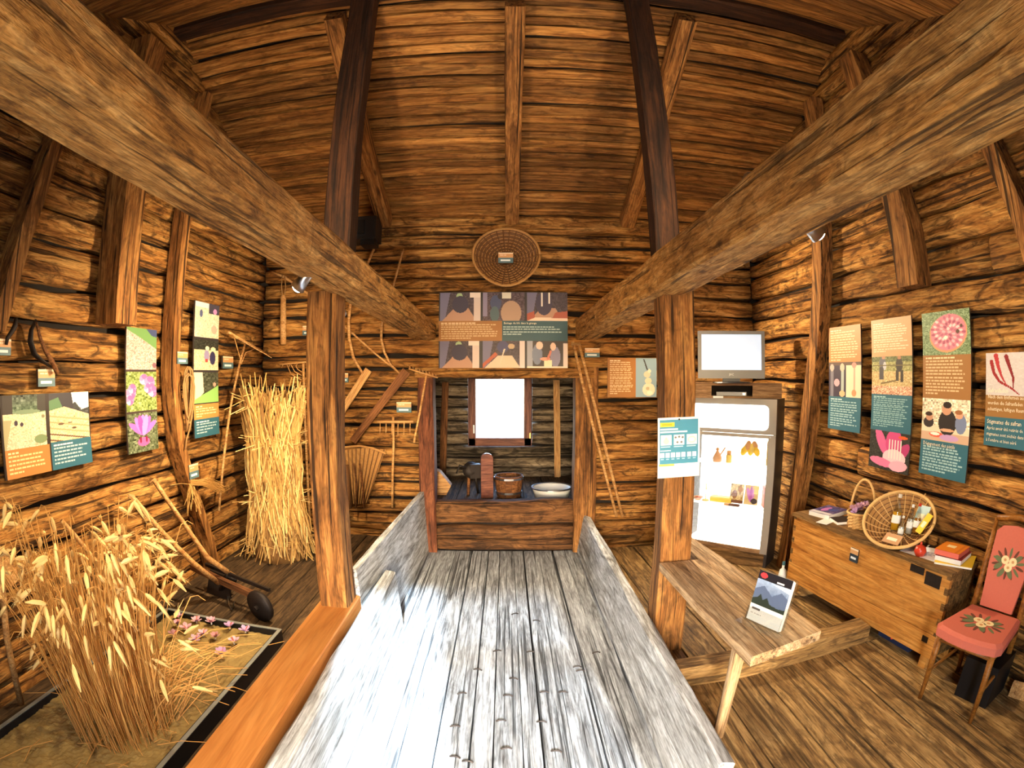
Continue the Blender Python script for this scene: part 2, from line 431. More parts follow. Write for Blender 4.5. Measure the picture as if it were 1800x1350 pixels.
portal((DX0*.5+DX1*.5, YF-.22, DZ/2), (math.radians(90), 0, 0), DX1-DX0, DZ)

# ------------------------------------------------------------------ roof: boards on both slopes
rs = MB()
for y0, y1 in ((RY, YB+.6), (RY, YF-.6)):
    n = len(rs.v)
    for dz in (.12, .26):
        for xx, yy in ((XL-.35, y0), (XR+.35, y0), (XR+.35, y1), (XL-.35, y1)):
            rs.v.append(Vector((xx, yy, roof_z(yy)+dz)))
    rs.f += [(n+3, n+2, n+1, n), (n+4, n+5, n+6, n+7)] + [(n+i, n+(i+1) % 4, n+4+(i+1) % 4, n+4+i) for i in range(4)]
ceiling = rs.world('ceiling', M_DARKGAP); tag(ceiling, kind='structure')
random.seed(31)
nrm = Vector((0, SL, 1)).normalized()
for a0, a1 in ((XL-.05, .05), (.05, XR+.05)):
    y = YB+.06
    while y > RY-.02:
        w = random.uniform(.078, .132); t_ = random.uniform(.0, .034); k = 1/math.sqrt(1+SL*SL)
        y2 = y-w*k; ym = .5*(y+y2)
        c = Vector((0, ym, roof_z(ym))) + nrm*(.05+t_)
        sk = random.uniform(-.012, .012)
        timber('board', (a0, c.y-sk, c.z+sk*SL), (a1, c.y+sk, c.z-sk*SL), w-.020, .05, M_ROOF, ceiling, up=nrm, seg=12, rough=.014, cham=.25)
        y = y2
nrm2 = Vector((0, -SL, 1)).normalized()
y = RY
while y > 1.2:
    w = random.uniform(.12, .18); y2 = y-w*.9; ym = .5*(y+y2); c = Vector((0, ym, roof_z(ym)))+nrm2*.05
    timber('board', (XL-.05, c.y, c.z), (XR+.05, c.y, c.z), w-.008, .05, M_ROOF, ceiling, up=nrm2, seg=6, rough=.008)
    y = y2

def struct_timber(name, label, cat, *a, **k):
    o = timber(name, *a, **k); tag(o, label, cat, k.get('group')); return o
# ridge beam and rafters
tag(timber('ridge_beam', (XL, RY+.02, RZ+.03), (XR, RY+.02, RZ+.03), .18, .20, M_DARKPOST, seg=14, rough=.015), 'dark horizontal ridge beam along the top of the roof', 'beam')
rl = [('roof rafter left of the middle one, above the black box', -1.37), ('middle roof rafter above the hanging wicker basket', .06), ('roof rafter right of the middle one, behind the right upper post', 1.36)]
for lab, xx in rl:
    ya, yb = YB-.04, RY+.12
    tag(timber('rafter', (xx, ya, roof_z(ya)-.085), (xx+.06*(1 if xx > 1 else 0), yb, roof_z(yb)-.085), .155, .15, M_POST, seg=10, rough=.01, up=nrm), lab, 'rafter', 'roof rafters')

# ------------------------------------------------------------------ tie beams, posts
bl = timber('tie_beam', (-.885, YF, 2.665), (-.885, YB, 2.47), .245, .185, M_BEAM, seg=22, rough=.016, bow=(.055, .03), cham=.22)
tag(bl, 'heavy square tie beam on the left, running to the back wall', 'beam', 'tie beams')
br = timber('tie_beam', (1.03, YF, 2.68), (.865, YB, 2.485), .225, .22, M_BEAM, seg=22, rough=.014, bow=(-.03, .03), cham=.12)
tag(br, 'heavy square tie beam on the right, running to the back wall', 'beam', 'tie beams')
tag(timber('post', (-1.10, 3.0, .525), (-1.105, 3.0, 2.50), .185, .20, M_POST, up=(0, 1, 0), seg=12, rough=.010), 'cracked wooden post standing on the orange sill under the left tie beam', 'post', 'posts under the tie beams')
tag(timber('post', (1.065, 3.02, zr(3.0)), (1.03, 3.02, 2.52), .20, .20, M_POST, up=(0, 1, 0), seg=12, rough=.012), 'wooden post with the blue poster under the right tie beam', 'post', 'posts under the tie beams')
tag(timber('upper_post', (-1.075, 3.12, 2.70), (-1.09, 3.12, 4.94), .185, .17, M_DARKPOST, up=(0, 1, 0), seg=8, rough=.01), 'dark upper post rising from the left tie beam to the roof', 'post', 'upper posts')
tag(timber('upper_post', (1.02, 3.12, 2.74), (.98, 3.12, 4.94), .165, .17, M_DARKPOST, up=(0, 1, 0), seg=8, rough=.01), 'dark upper post rising from the right tie beam to the roof', 'post', 'upper posts')

# ------------------------------------------------------------------ side boards of the threshing floor
o = timber('side_board', (.865, 1.52, .215), (.865, YB-.03, .215), .085, .43, M_GREY2, up=(.16, 0, 1), seg=20, rough=.012, cham=.35)
tag(o, 'pale weathered side board along the right of the threshing floor', 'board')
o = timber('side_board', (-.885, YF+.3, .25), (-.885, 3.66, .25), .10, .50, M_GREY2, up=(-.08, 0, 1), seg=18, rough=.018, cham=.5)
tag(o, 'rounded weathered rail beside the orange sill, left of the threshing floor', 'rail')
o = timber('side_board', (-1.0, 3.12, .355), (-.915, YB-.03, .355), .05, .71, M_GREY2, up=(-.05, 0, 1), seg=10, rough=.006)
tag(o, 'sunlit white side board between left post and back opening', 'board')
o = timber('sill', (-1.105, YF, .345), (-1.105, 3.11, .345), .245, .36, M_NEW, seg=8, rough=.001, cham=.06)
tag(o, 'smooth orange wooden sill beside the planter tray', 'sill')
o = timber('sill_beam', (.97, 2.50, zr(2.5)+.065), (2.43, 2.59, zr(2.5)+.065), .15, .14, M_FLOOR, seg=10, rough=.014, cham=.2)
tag(o, 'rough floor beam lying across the right floor below the bench', 'beam')

# ------------------------------------------------------------------ timbers clamping the side walls
def wall_timber(label, pts, w, d, mat=M_POST):
    root = None
    mb = MB()
    pts = [Vector(p) for p in pts]
    # swept rectangle
    n = 0
    for i, p in enumerate(pts):
        jt = [noise.noise(Vector((p.z*1.7, k*3.3, p.y)))*.012 for k in range(4)]
        for k, (a, b) in enumerate(((-1, -1), (1, -1), (1, 1), (-1, 1))):
            mb.v.append(Vector((p.x+b*d/2, p.y+a*w/2+jt[k], p.z)))
    for i in range(len(pts)-1):
        for k in range(4):
            a, b = i*4+k, i*4+(k+1) % 4
            mb.f.append((a, b, b+4, a+4))
    mb.f.append((3, 2, 1, 0)); m = (len(pts)-1)*4; mb.f.append((m, m+1, m+2, m+3))
    # grain along local X: rotate the mesh so that its long axis is X
    R = Matrix.Rotation(math.radians(90), 4, 'Y')
    base = Vector((pts[0].x, pts[0].y, pts[0].z))
    mb.v = [R @ (v-base) for v in mb.v]
    o = mb.build('wall_post', mat, None, Matrix.Translation(base) @ R.inverted())
    return tag(o, label, 'post', 'posts clamped to the log walls')
lx = XL+.08; rx = XR-.08
wall_timber('slanting wall post at the left edge of the left log wall', [(lx, 1.76, 2.25), (lx, 1.84, 2.5), (lx, 1.95, 3.0), (lx, 2.05, 3.55), (lx, 2.15, 4.2)], .11, .14)
wall_timber('short thick hanging wall post above the three-photo panel', [(lx+.02, 2.87, 2.36), (lx+.02, 2.86, 2.9), (lx+.02, 2.82, 3.5), (lx+.02, 2.72, 4.1), (lx+.02, 2.68, 4.55)], .24, .22)
wall_timber('long crooked wall post with the hanging rope', [(lx, 4.03, ZL), (lx, 3.98, .5), (lx, 3.82, .95), (lx, 3.66, 1.4), (lx, 3.60, 2.0), (lx, 3.63, 2.8), (lx, 3.64, 3.5), (lx, 3.64, 4.1), (lx, 3.66, 4.58)], .105, .13)
wall_timber('long crooked wall post beside the television', [(rx-.06, 4.30, zr(4.3)), (rx-.05, 4.27, .6), (rx-.03, 4.20, 1.2), (rx, 4.14, 1.8), (rx, 4.03, 2.3), (rx, 3.92, 2.9), (rx, 3.84, 3.5), (rx, 3.72, 4.2), (rx, 3.68, 4.55)], .155, .13, M_POST)
wall_timber('short hanging wall post above the basket-photo panel', [(rx, 2.72, 2.62), (rx, 2.74, 3.0), (rx, 2.80, 3.4), (rx, 2.90, 4.1), (rx, 2.96, 4.62)], .21, .16)
wall_timber('curved wall post at the right edge of the right log wall', [(rx, 1.58, 2.4), (rx, 1.66, 2.85), (rx, 1.76, 3.2), (rx, 1.86, 3.6), (rx, 1.95, 4.1)], .12, .14)

# ------------------------------------------------------------------ back room seen through the opening
YW, ZF = 7.55, .48
fr = MB().box(-2.2, 2.2, YB+.27, YW+.4, ZF-.2, ZF-.05).world('floor_back_room', M_DARKGAP); tag(fr, kind='structure')
for k in range(12):
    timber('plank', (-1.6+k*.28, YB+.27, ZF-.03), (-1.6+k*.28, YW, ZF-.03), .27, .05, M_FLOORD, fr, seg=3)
WX0, WX1, WZ0, WZ1 = -.56, .375, .95, 2.02
wr = MB()
wr.box(-2.3, WX0, YW+.12, YW+.3, .2, 3.0); wr.box(WX1, 2.3, YW+.12, YW+.3, .2, 3.0); wr.box(WX0, WX1, YW+.12, YW+.3, .2, WZ0); wr.box(WX0, WX1, YW+.12, YW+.3, WZ1, 3.0)
wall_far = wr.world('wall_back_room', M_DARKGAP); tag(wall_far, kind='structure')
random.seed(77)
zs = [.42, .60, .76, WZ0, 1.13, 1.30, 1.50, 1.66, 1.84, WZ1, 2.2, 2.4]
for z0, z1 in zip(zs[:-1], zs[1:]):
    if z0 >= WZ0-.001 and z1 <= WZ1+.001:
        log_course(wall_far, 'x', YW, -1.5, WX0-.01, z0, z1-z0, .18, 1, M_FARLOG); log_course(wall_far, 'x', YW, WX1+.01, 1.5, z0, z1-z0, .18, 1, M_FARLOG)
    else:
        log_course(wall_far, 'x', YW, -1.5, 1.5, z0, z1-z0, .18, 1, M_FARLOG)
ws = MB().box(-1.75, -1.5, YB+.27, YW+.2, .2, 2.7).box(1.5, 1.75, YB+.27, YW+.2, .2, 2.7)
tag(ws.world('wall_back_room_sides', M_DARKGAP), kind='structure')
cl = MB().box(-1.8, 1.8, YB+.2, YW+.35, 2.42, 2.6); tag(cl.world('ceiling_back_room', M_DARKGAP), kind='structure')
win = empty('window_1', T(.5*(WX0+WX1), YW, WZ0)); tag(win, 'brown framed window glaring white in the back room', kind='structure')
M_WINF = wood('window_frame_wood', lin(70, 34, 24), lin(110, 60, 44), lin(138, 82, 62), sy=12, stain=.05, crack=.1, vary=.03, bump=.1, rough=.5)
fw = .105
for a, b in (((WX0, YW-.03, WZ0+.055), (WX1, YW-.03, WZ0+.055)), ((WX0, YW-.03, WZ1-.03), (WX1, YW-.03, WZ1-.03))):
    timber('window_frame', a, b, .10, .12, M_WINF, win, seg=2, rough=0)
for a, b in (((WX0+.055, YW-.03, WZ0), (WX0+.055, YW-.03, WZ1)), ((WX1-.06, YW-.03, WZ0), (WX1-.06, YW-.03, WZ1))):
    timber('window_frame', a, b, .11, .10, M_WINF, win, up=(0, 1, 0), seg=2, rough=0)
MB().box(WX0+.1, WX1-.1, YW-.02, YW-.012, WZ0+.1, WZ1-.05).world('pane', M_GLASS, win)
MB().tube([(WX0+.085, YW-.09, 1.24), (WX0+.085, YW-.115, 1.26), (WX0+.085, YW-.115, 1.14)], .012, 6).world('window_handle', M_WHITE, win)
MB().box(WX1-.035, WX1-.02, YW-.09, YW-.08, 1.06, 1.14).world('hinge', plain('brass', lin(200, 170, 90), .35, 1.0), win)
portal((.5*(WX0+WX1), YW+.2, 1.5), (math.radians(-90), 0, 0), WX1-WX0, WZ1-WZ0)
# ------------------------------------------------------------------ flat print: drawn here cell by cell, stored as ink colours of a fine grid
class Print:
    def __init__(s, w, h, bg): s.a = np.empty((h, w, 3)); s.a[:] = bg; s.w, s.h = w, h; s.r = np.random.RandomState(w*31+h)
    def _c(s, c, m):
        c = np.array(c, float); s.a[m] = c
    def rect(s, x0, y0, x1, y1, c): s.a[int(y0):int(y1), int(x0):int(x1)] = c; return s
    def grad(s, x0, y0, x1, y1, c0, c1):
        x0, y0, x1, y1 = map(int, (x0, y0, x1, y1)); t = np.linspace(0, 1, max(1, y1-y0))[:, None, None]
        s.a[y0:y1, x0:x1] = np.array(c0)*(1-t)+np.array(c1)*t; return s
    def noise(s, x0, y0, x1, y1, amp, cell=3):
        x0, y0, x1, y1 = map(int, (x0, y0, x1, y1)); h, w = y1-y0, x1-x0
        n = s.r.randn(h//cell+2, w//cell+2, 1); n = np.repeat(np.repeat(n, cell, 0), cell, 1)[:h, :w]
        s.a[y0:y1, x0:x1] = np.clip(s.a[y0:y1, x0:x1]+n*amp+s.r.randn(h, w, 1)*amp*.4, 0, 255); return s
    def ell(s, cx, cy, rx, ry, c, rot=0, clip=None):
        yy, xx = np.mgrid[0:s.h, 0:s.w]; dx, dy = xx+.5-cx, yy+.5-cy; co, si = math.cos(rot), math.sin(rot)
        m = ((dx*co+dy*si)/rx)**2+((-dx*si+dy*co)/ry)**2 < 1
        if clip: m &= (xx >= clip[0]) & (yy >= clip[1]) & (xx < clip[2]) & (yy < clip[3])
        s._c(c, m); return s
    def poly(s, pts, c):
        yy, xx = np.mgrid[0:s.h, 0:s.w]; X, Y = xx+.5, yy+.5; m = np.zeros((s.h, s.w), bool); n = len(pts)
        for i in range(n):
            (xa, ya), (xb, yb) = pts[i], pts[(i+1) % n]
            if ya == yb: continue
            k = ((ya > Y) != (yb > Y)) & (X < (xb-xa)*(Y-ya)/(yb-ya)+xa); m ^= k
        s._c(c, m); return s
    def lines(s, x0, y0, x1, y1, c, n, head=True, hx=.5, th=.5):
        """rows of small unreadable print, word by word"""
        st = (y1-y0)/n
        for i in range(n):
            y = y0+i*st; x = x0; end = x0+(x1-x0)*(hx if (i == 0 and head) else s.r.uniform(.78, 1.0))
            if i == n-1: end = x0+(x1-x0)*s.r.uniform(.3, .6)
            while x < end-1:
                wd = s.r.uniform(3, 8); h_ = max(1, round(st*th)); cc_ = np.array(c, float)
                bg = s.a[int(min(y, s.h-1)), int(min(x, s.w-1))]
                k = 1.0 if (i == 0 and head) else .72
                s.rect(x, y, min(x+wd, end), y+h_, bg*(1-k)+cc_*k); x += wd+1.2
        return s
    def obj(s, W, H, M, parent, name='printed_face'):
        me = bpy.data.meshes.new(name); w, h = s.w, s.h
        xs_ = np.linspace(0, W, w+1); zs_ = np.linspace(H, 0, h+1)
        X, Z = np.meshgrid(xs_, zs_); co = np.stack([X, np.zeros_like(X), Z], -1).reshape(-1, 3)
        idx = np.arange((w+1)*(h+1)).reshape(h+1, w+1)
        q = np.stack([idx[1:, :-1], idx[1:, 1:], idx[:-1, 1:], idx[:-1, :-1]], -1).reshape(-1, 4)
        me.from_pydata(co.tolist(), [], q.tolist()); me.materials.append(M_INK)
        c = np.clip(s.a/255, 0, 1); c = np.where(c <= .04045, c/12.92, ((c+.055)/1.055)**2.4).reshape(-1, 3)
        c4 = np.concatenate([c, np.ones((len(c), 1))], 1); c4 = np.repeat(c4, 4, 0).astype(np.float32)
        at_ = me.color_attributes.new('ink', 'FLOAT_COLOR', 'CORNER'); at_.data.foreach_set('color', c4.ravel()); me.update()
        return link(bpy.data.objects.new(name, me), parent, M)

def lettering(txt, size, col_mat, M, parent, name='lettering'):
    cu = bpy.data.curves.new('txt', 'FONT'); cu.body = txt; cu.size = size; cu.fill_mode = 'FRONT'; cu.resolution_u = 1
    to = bpy.data.objects.new('txt', cu); COL.objects.link(to)
    dg = bpy.context.evaluated_depsgraph_get(); me = bpy.data.meshes.new_from_object(to.evaluated_get(dg))
    bpy.data.objects.remove(to); me.materials.clear(); me.materials.append(col_mat); me.name = name
    o = bpy.data.objects.new(name, me)
    return link(o, parent, M @ Matrix.Rotation(math.radians(90), 4, 'X'))

OCH, TEA, CRM = (180, 120, 62), (52, 100, 116), (236, 214, 176)
M_PB = plain('panel_board', lin(60, 50, 44), .5)
def wall_panel(label, wall, tl, brc, img, tilt=0.0, thick=.012):
    """wall: ('x', value) or ('y', value) plane of the printed face; tl, brc: photo corners"""
    ax, v = wall
    a = P(*tl, **{ax: v}); b = P(*brc, **{ax: v})
    H = a.z-b.z
    if ax == 'y': W = b.x-a.x; M = T(a.x, v, b.z)
    elif v < 0: W = b.y-a.y; M = T(v, a.y, b.z, math.radians(90))
    else: W = a.y-b.y; M = T(v, a.y, b.z, math.radians(-90))
    if tilt: M = M @ Matrix.Rotation(tilt, 4, 'Y')
    root = empty('info_panel', M); tag(root, label, 'info panel', 'information panels')
    bd = MB().box(0, W, .0006, thick, 0, H).build('panel_board', M_PB, root, M)
    for u, w_ in ((.06, .06), (W-.06, .06), (.06, H-.06), (W-.06, H-.06)):
        MB().box(u-.015, u+.015, thick, thick+.045, w_-.015, w_+.015).build('standoff', M_DARKP, bd, M)
    f = img.obj(W, H, M, bd)
    return bd, M, W, H
# --- left wall: two field photographs over ochre and teal text
p = Print(168, 142, (46, 34, 28))
p.grad(3, 0, 79, 38, (70, 78, 66), (92, 118, 86)).noise(3, 0, 79, 38, 20, 4); p.rect(3, 0, 20, 42, (62, 54, 48)).rect(64, 0, 79, 30, (58, 52, 46))
p.grad(3, 32, 79, 92, (232, 204, 160), (226, 190, 160)).noise(3, 32, 79, 92, 14, 2); p.poly([(3, 42), (18, 42), (6, 92), (3, 92)], (170, 160, 120))
p.ell(25, 48, 3, 5, (58, 46, 60)).ell(35, 51, 3, 4, (62, 48, 62)).ell(68, 80, 12, 8, (116, 134, 96)).ell(74, 40, 3, 3, (130, 120, 90)).ell(45, 30, 24, 4, (120, 140, 110), clip=(3, 0, 79, 40))
p.rect(3, 92, 83, 142, OCH).lines(8, 97, 78, 138, (255, 226, 170), 6, hx=.28)
p.rect(86, 0, 166, 90, (236, 238, 240)); p.poly([(86, 0), (130, 0), (134, 24), (152, 32), (86, 40)], (56, 52, 58)); p.poly([(86, 14), (104, 8), (116, 36), (86, 40)], (86, 120, 84)); p.poly([(134, 20), (138, 18), (150, 34), (166, 30), (166, 44), (134, 40)], (60, 62, 62))
p.poly([(86, 32), (116, 26), (166, 44), (166, 90), (86, 90)], (226, 190, 148)); p.noise(86, 30, 166, 90, 12, 3)
for k in range(5): p.poly([(86, 40+k*11), (166, 54+k*12), (166, 57+k*12), (86, 43+k*11)], (190, 152, 108) if k < 3 else (110, 80, 58))
p.ell(108, 58, 6, 2, (96, 72, 52)).ell(134, 68, 5, 2, (90, 66, 50)).ell(126, 57, 4, 1.5, (110, 84, 60))
p.rect(86, 90, 168, 142, TEA).lines(91, 95, 162, 136, (226, 238, 236), 6, hx=.55)
wall_panel('wide panel with two field photographs over ochre and teal text on left wall', ('x', XL+.07), (0, 696), (163, 812), p)
# --- left wall: three crocus photographs
p = Print(62, 222, (62, 48, 46))
p.rect(1, 0, 62, 74, (206, 158, 148)).noise(1, 0, 62, 74, 18, 2); p.poly([(1, 0), (62, 0), (62, 36), (30, 18), (1, 4)], (104, 142, 84)); p.poly([(40, 0), (62, 0), (62, 14), (52, 12)], (66, 74, 110)).ell(58, 66, 4, 5, (120, 80, 90))
p.rect(1, 78, 62, 148, (122, 138, 76)).noise(1, 78, 62, 148, 26, 3)
for cx, cy, s_ in ((10, 116, 1.0), (8, 128, .8), (36, 92, .9), (48, 98, 1.1), (54, 114, 1.0), (44, 108, .8), (13, 108, .8)):
    for k in range(5): p.ell(cx+math.cos(k*1.256)*5*s_, cy+math.sin(k*1.256)*6*s_, 5*s_, 7*s_, ((222, 130, 176), (206, 96, 154), (236, 164, 198))[k % 3], k*1.256, clip=(1, 78, 62, 148))
p.rect(1, 152, 62, 222, (88, 96, 70)).noise(1, 152, 62, 222, 24, 3)
for dx, rr, c in ((-18, -.9, (190, 98, 180)), (18, .9, (200, 104, 190)), (-10, -.45, (206, 116, 196)), (10, .45, (190, 92, 178)), (0, 0, (214, 120, 200)), (-5, -.2, (176, 74, 160)), (6, .2, (222, 134, 206))):
    p.ell(32+dx*.7, 190-16*math.cos(rr), 5.5, 19, c, rr, clip=(1, 152, 62, 222))
p.ell(32, 204, 12, 8, (214, 90, 150)).ell(26, 200, 2, 6, (120, 30, 60)).ell(38, 200, 2, 6, (120, 30, 60))
wall_panel('narrow panel of three pink crocus photographs on left wall', ('x', XL+.07), (222, 574), (279, 788), p)
# --- left wall: three harvest photographs over text
p = Print(50, 238, (52, 46, 50))
p.rect(1, 0, 50, 62, (226, 206, 176)).noise(1, 0, 50, 62, 12, 2); p.rect(28, 0, 50, 18, (70, 66, 80)).rect(1, 0, 28, 9, (206, 214, 216)).ell(13, 20, 3, 7, (86, 96, 130)).ell(41, 13, 4, 5, (190, 140, 190)).ell(40, 46, 6, 8, (214, 168, 150))
p.rect(1, 66, 50, 120, (228, 200, 160)).rect(1, 66, 50, 84, (52, 54, 46)).noise(1, 66, 50, 120, 14, 2); p.ell(26, 94, 5, 11, (150, 140, 176)).ell(38, 98, 6, 12, (52, 52, 84)).ell(27, 81, 4, 4, (240, 226, 190)).ell(39, 82, 5, 4, (236, 216, 170)).rect(23, 100, 28, 106, (190, 70, 60))
p.rect(1, 124, 50, 178, (70, 74, 60)).noise(1, 124, 50, 178, 18, 3); p.poly([(1, 124), (18, 124), (20, 160), (1, 178)], (226, 214, 184)); p.poly([(1, 172), (50, 148), (50, 178), (1, 178)], (142, 190, 104)).ell(42, 146, 3, 4, (200, 150, 130))
p.rect(0, 180, 50, 206, (206, 138, 74)).lines(4, 183, 46, 205, (255, 232, 190), 5, hx=.3)
p.rect(0, 206, 50, 238, TEA).lines(4, 210, 46, 234, (220, 236, 236), 5, hx=.6)
wall_panel('narrow panel of harvest photographs with text, right of the rope post', ('x', XL+.07), (343, 528), (386, 762), p)
# --- back wall: six photographs with ochre and teal bands
p = Print(228, 136, (34, 26, 26))
def barn(x0, y0, x1, y1, v):
    w_, h_ = x1-x0, y1-y0
    p.rect(x0, y0, x1, y1, (58, 42, 52)).noise(x0, y0, x1, y1, 10, 2)
    p.poly([(x0, y0), (x0+w_*.25, y0), (x0+w_*.12, y1), (x0, y1)], (104, 98, 124))
    p.poly([(x0+w_*.05, y1), (x0+w_*.35, y0+h_*.55), (x0+w_*.7, y0+h_*.55), (x1-w_*.1, y1)], (176, 130, 104) if v != 1 else (204, 178, 150))
    if v in (0, 3): p.rect(x1-w_*.16, y0, x1, y1, (206, 186, 176)).rect(x0+w_*.74, y0, x1, y0+h_*.18, (222, 204, 190)).ell(x0+w_*.48, y0+h_*.14, w_*.08, h_*.13, (150, 170, 128)).ell(x0+w_*.5, y0+h_*.42, w_*.2, h_*.3, (44, 34, 58))
    if v == 2: p.ell(x0+w_*.42, y0+h_*.4, w_*.2, h_*.4, (52, 40, 66)).rect(x0+w_*.36, y0, x0+w_*.39, y0+h_*.5, (220, 210, 200)).rect(x0+w_*.54, y0, x0+w_*.57, y0+h_*.4, (230, 220, 210)).poly([(x0, y1), (x0, y0+h_*.75), (x0+w_*.18, y0+h_*.65), (x0+w_*.2, y1)], (164, 74, 52)).poly([(x1, y1), (x1-w_*.4, y1-2), (x1-w_*.3, y0+h_*.7), (x1, y0+h_*.65)], (164, 76, 54)).poly([(x0, y1), (x0+w_*.2, y1-6), (x1, y1-5), (x1, y1)], (232, 200, 176))
    if v == 1: p.poly([(x0, y1), (x0, y0+h_*.85), (x0+w_*.3, y0+h_*.4), (x0+w_*.36, y0+h_*.5)], (168, 76, 44)).ell(x0+w_*.48, y0+h_*.22, w_*.14, h_*.22, (58, 54, 92)).rect(x1-w_*.12, y0, x1, y1, (216, 190, 184)).ell(x0+w_*.68, y0+h_*.2, w_*.08, h_*.1, (176, 150, 120)).poly([(x0+w_*.4, y1-4), (x0+w_*.5, y0+h_*.3), (x0+w_*.54, y0+h_*.3)], (206, 188, 170))
for x0, v in ((2, 0), (156, 2)): barn(x0, 1, x0+72, 52, v)
p.rect(78, 1, 152, 52, (74, 54, 62)).noise(78, 1, 152, 52, 12, 2); p.ell(101, 20, 10, 14, (60, 66, 98)).ell(99, 40, 8, 14, (72, 92, 96), clip=(78, 1, 152, 52)).ell(128, 38, 18, 22, (170, 136, 112), clip=(78, 1, 152, 52)).rect(112, 1, 128, 12, (204, 196, 180)).ell(108, 8, 4, 5, (40, 30, 34)).rect(78, 1, 86, 44, (130, 118, 142))
p.rect(0, 52, 112, 88, (150, 96, 36)).lines(4, 55, 106, 86, (226, 196, 150), 8, hx=.6, th=.45)
p.rect(112, 52, 228, 88, (34, 72, 80)).lines(114, 62, 218, 80, (206, 220, 214), 4, head=False, th=.5)
barn(2, 88, 72, 136, 3); barn(78, 88, 152, 136, 1)
p.rect(156, 88, 228, 136, (58, 48, 46)); p.rect(156, 88, 166, 136, (150, 150, 160)).rect(220, 92, 228, 136, (216, 196, 186)); p.ell(174, 112, 9, 18, (112, 118, 138)).ell(178, 96, 6, 7, (224, 190, 170)).ell(206, 116, 9, 18, (128, 122, 144)).ell(202, 98, 5, 7, (220, 184, 164)).rect(186, 122, 200, 136, (226, 214, 178)).ell(188, 120, 9, 3, (224, 150, 126)).poly([(190, 120), (197, 104), (200, 106), (194, 122)], (200, 120, 100)).rect(156, 133, 228, 136, (222, 206, 186))
root, M, W, H = wall_panel('large panel of six threshing photographs above the back opening', ('y', YB-.075), (772, 514), (998, 647), p)
lettering('Battage du blé dans la grange', .030, M_CREAM, M @ T(W*.505, -.002, H*.575), root)
# --- back wall right: ochre text beside a white object on blue
p = Print(86, 72, (160, 106, 52))
p.lines(4, 4, 46, 68, (232, 206, 164), 17, hx=.45, th=.5); p.rect(49, 0, 86, 72, (140, 164, 176))
p.ell(72, 58, 11, 12, (226, 214, 184)).ell(71, 42, 6, 6, (216, 204, 172)).ell(69, 30, 6, 6, (206, 196, 164)).ell(73, 24, 3, 4, (222, 212, 184)).poly([(62, 2), (64, 2), (71, 22), (68, 22)], (64, 60, 56)).ell(70, 56, 3, 3, (190, 172, 138)).ell(74, 64, 5, 4, (240, 232, 206))
wall_panel('small panel with ochre text and white object on blue, beside right post', ('y', YB-.075), (1068, 629), (1154, 698), p)
# --- right wall panels
xr_ = XR-.07
p = Print(58, 192, (196, 128, 72))
p.lines(4, 6, 54, 66, (252, 226, 186), 13, hx=.4); p.rect(0, 66, 58, 130, (60, 50, 66)).rect(32, 72, 58, 130, (228, 208, 180)).rect(0, 66, 58, 72, (90, 70, 60)); p.rect(3, 70, 9, 130, (120, 116, 128)).ell(6, 76, 4, 7, (190, 170, 160)).rect(23, 70, 28, 128, (164, 176, 172)).ell(25, 76, 4, 8, (196, 180, 160)).ell(15, 104, 5, 7, (210, 160, 170)).rect(45, 70, 48, 124, (210, 160, 140)).ell(46, 72, 4, 5, (214, 140, 130)).ell(46, 122, 4, 6, (190, 140, 100)).ell(25, 124, 5, 6, (200, 170, 130))
p.rect(0, 130, 58, 192, TEA).lines(4, 134, 54, 188, (196, 222, 222), 12, hx=.45)
wall_panel('narrow text panel next to the crooked wall post on right wall', ('x', xr_), (1456, 577), (1511, 762), p)
p = Print(72, 288, (208, 152, 106))
p.lines(4, 8, 68, 66, (252, 226, 194), 13, hx=.3, th=.45)
p.rect(0, 72, 72, 144, (196, 170, 120)).rect(0, 72, 72, 100, (150, 148, 92)).rect(0, 72, 72, 82, (96, 104, 60)).noise(0, 72, 72, 130, 16, 2); p.rect(0, 128, 72, 144, (214, 160, 132)).noise(0, 128, 72, 144, 26, 2)
p.ell(20, 84, 6, 11, (96, 96, 108)).rect(14, 92, 22, 116, (72, 66, 70)).ell(24, 90, 3, 8, (190, 190, 196)).ell(50, 88, 6, 13, (52, 44, 40)).rect(44, 98, 49, 118, (56, 46, 40)).rect(52, 98, 57, 120, (56, 46, 40)).ell(50, 75, 3, 3, (170, 120, 90)).ell(22, 74, 3, 3, (180, 130, 100)).poly([(16, 122), (44, 116), (44, 119), (18, 125)], (110, 92, 56)); p.rect(2, 88, 72, 90, (104, 92, 56))
p.rect(0, 144, 72, 214, TEA).lines(4, 148, 68, 208, (170, 206, 206), 16, hx=.35, th=.45)
p.rect(0, 214, 72, 288, (52, 50, 44)).noise(0, 214, 72, 288, 10, 2)
cl_ = (0, 214, 72, 288)
p.ell(22, 234, 8, 26, (206, 96, 146), -.35, clip=cl_).ell(44, 232, 14, 24, (198, 74, 128), .1, clip=cl_).ell(60, 250, 8, 20, (176, 60, 112), .5, clip=cl_).ell(46, 262, 20, 16, (236, 196, 206), 0, clip=cl_).ell(24, 274, 22, 8, (222, 120, 160), .15, clip=cl_).ell(54, 276, 16, 10, (240, 170, 190), -.2, clip=cl_)
for k in range(5): p.rect(36+k*5, 228, 38+k*5, 264, (244, 220, 214))
p.ell(60, 222, 8, 3, (214, 90, 40), clip=cl_)
wall_panel('tall panel with field photograph and large pink crocus photograph on right wall', ('x', xr_), (1531, 564), (1595, 836), p)
p = Print(80, 312, (152, 106, 58))
p.rect(0, 0, 80, 82, (120, 142, 104)).noise(0, 0, 80, 82, 18, 2); p.ell(44, 42, 31, 36, (214, 150, 110), .3).ell(44, 40, 29, 34, (206, 130, 146), .3)
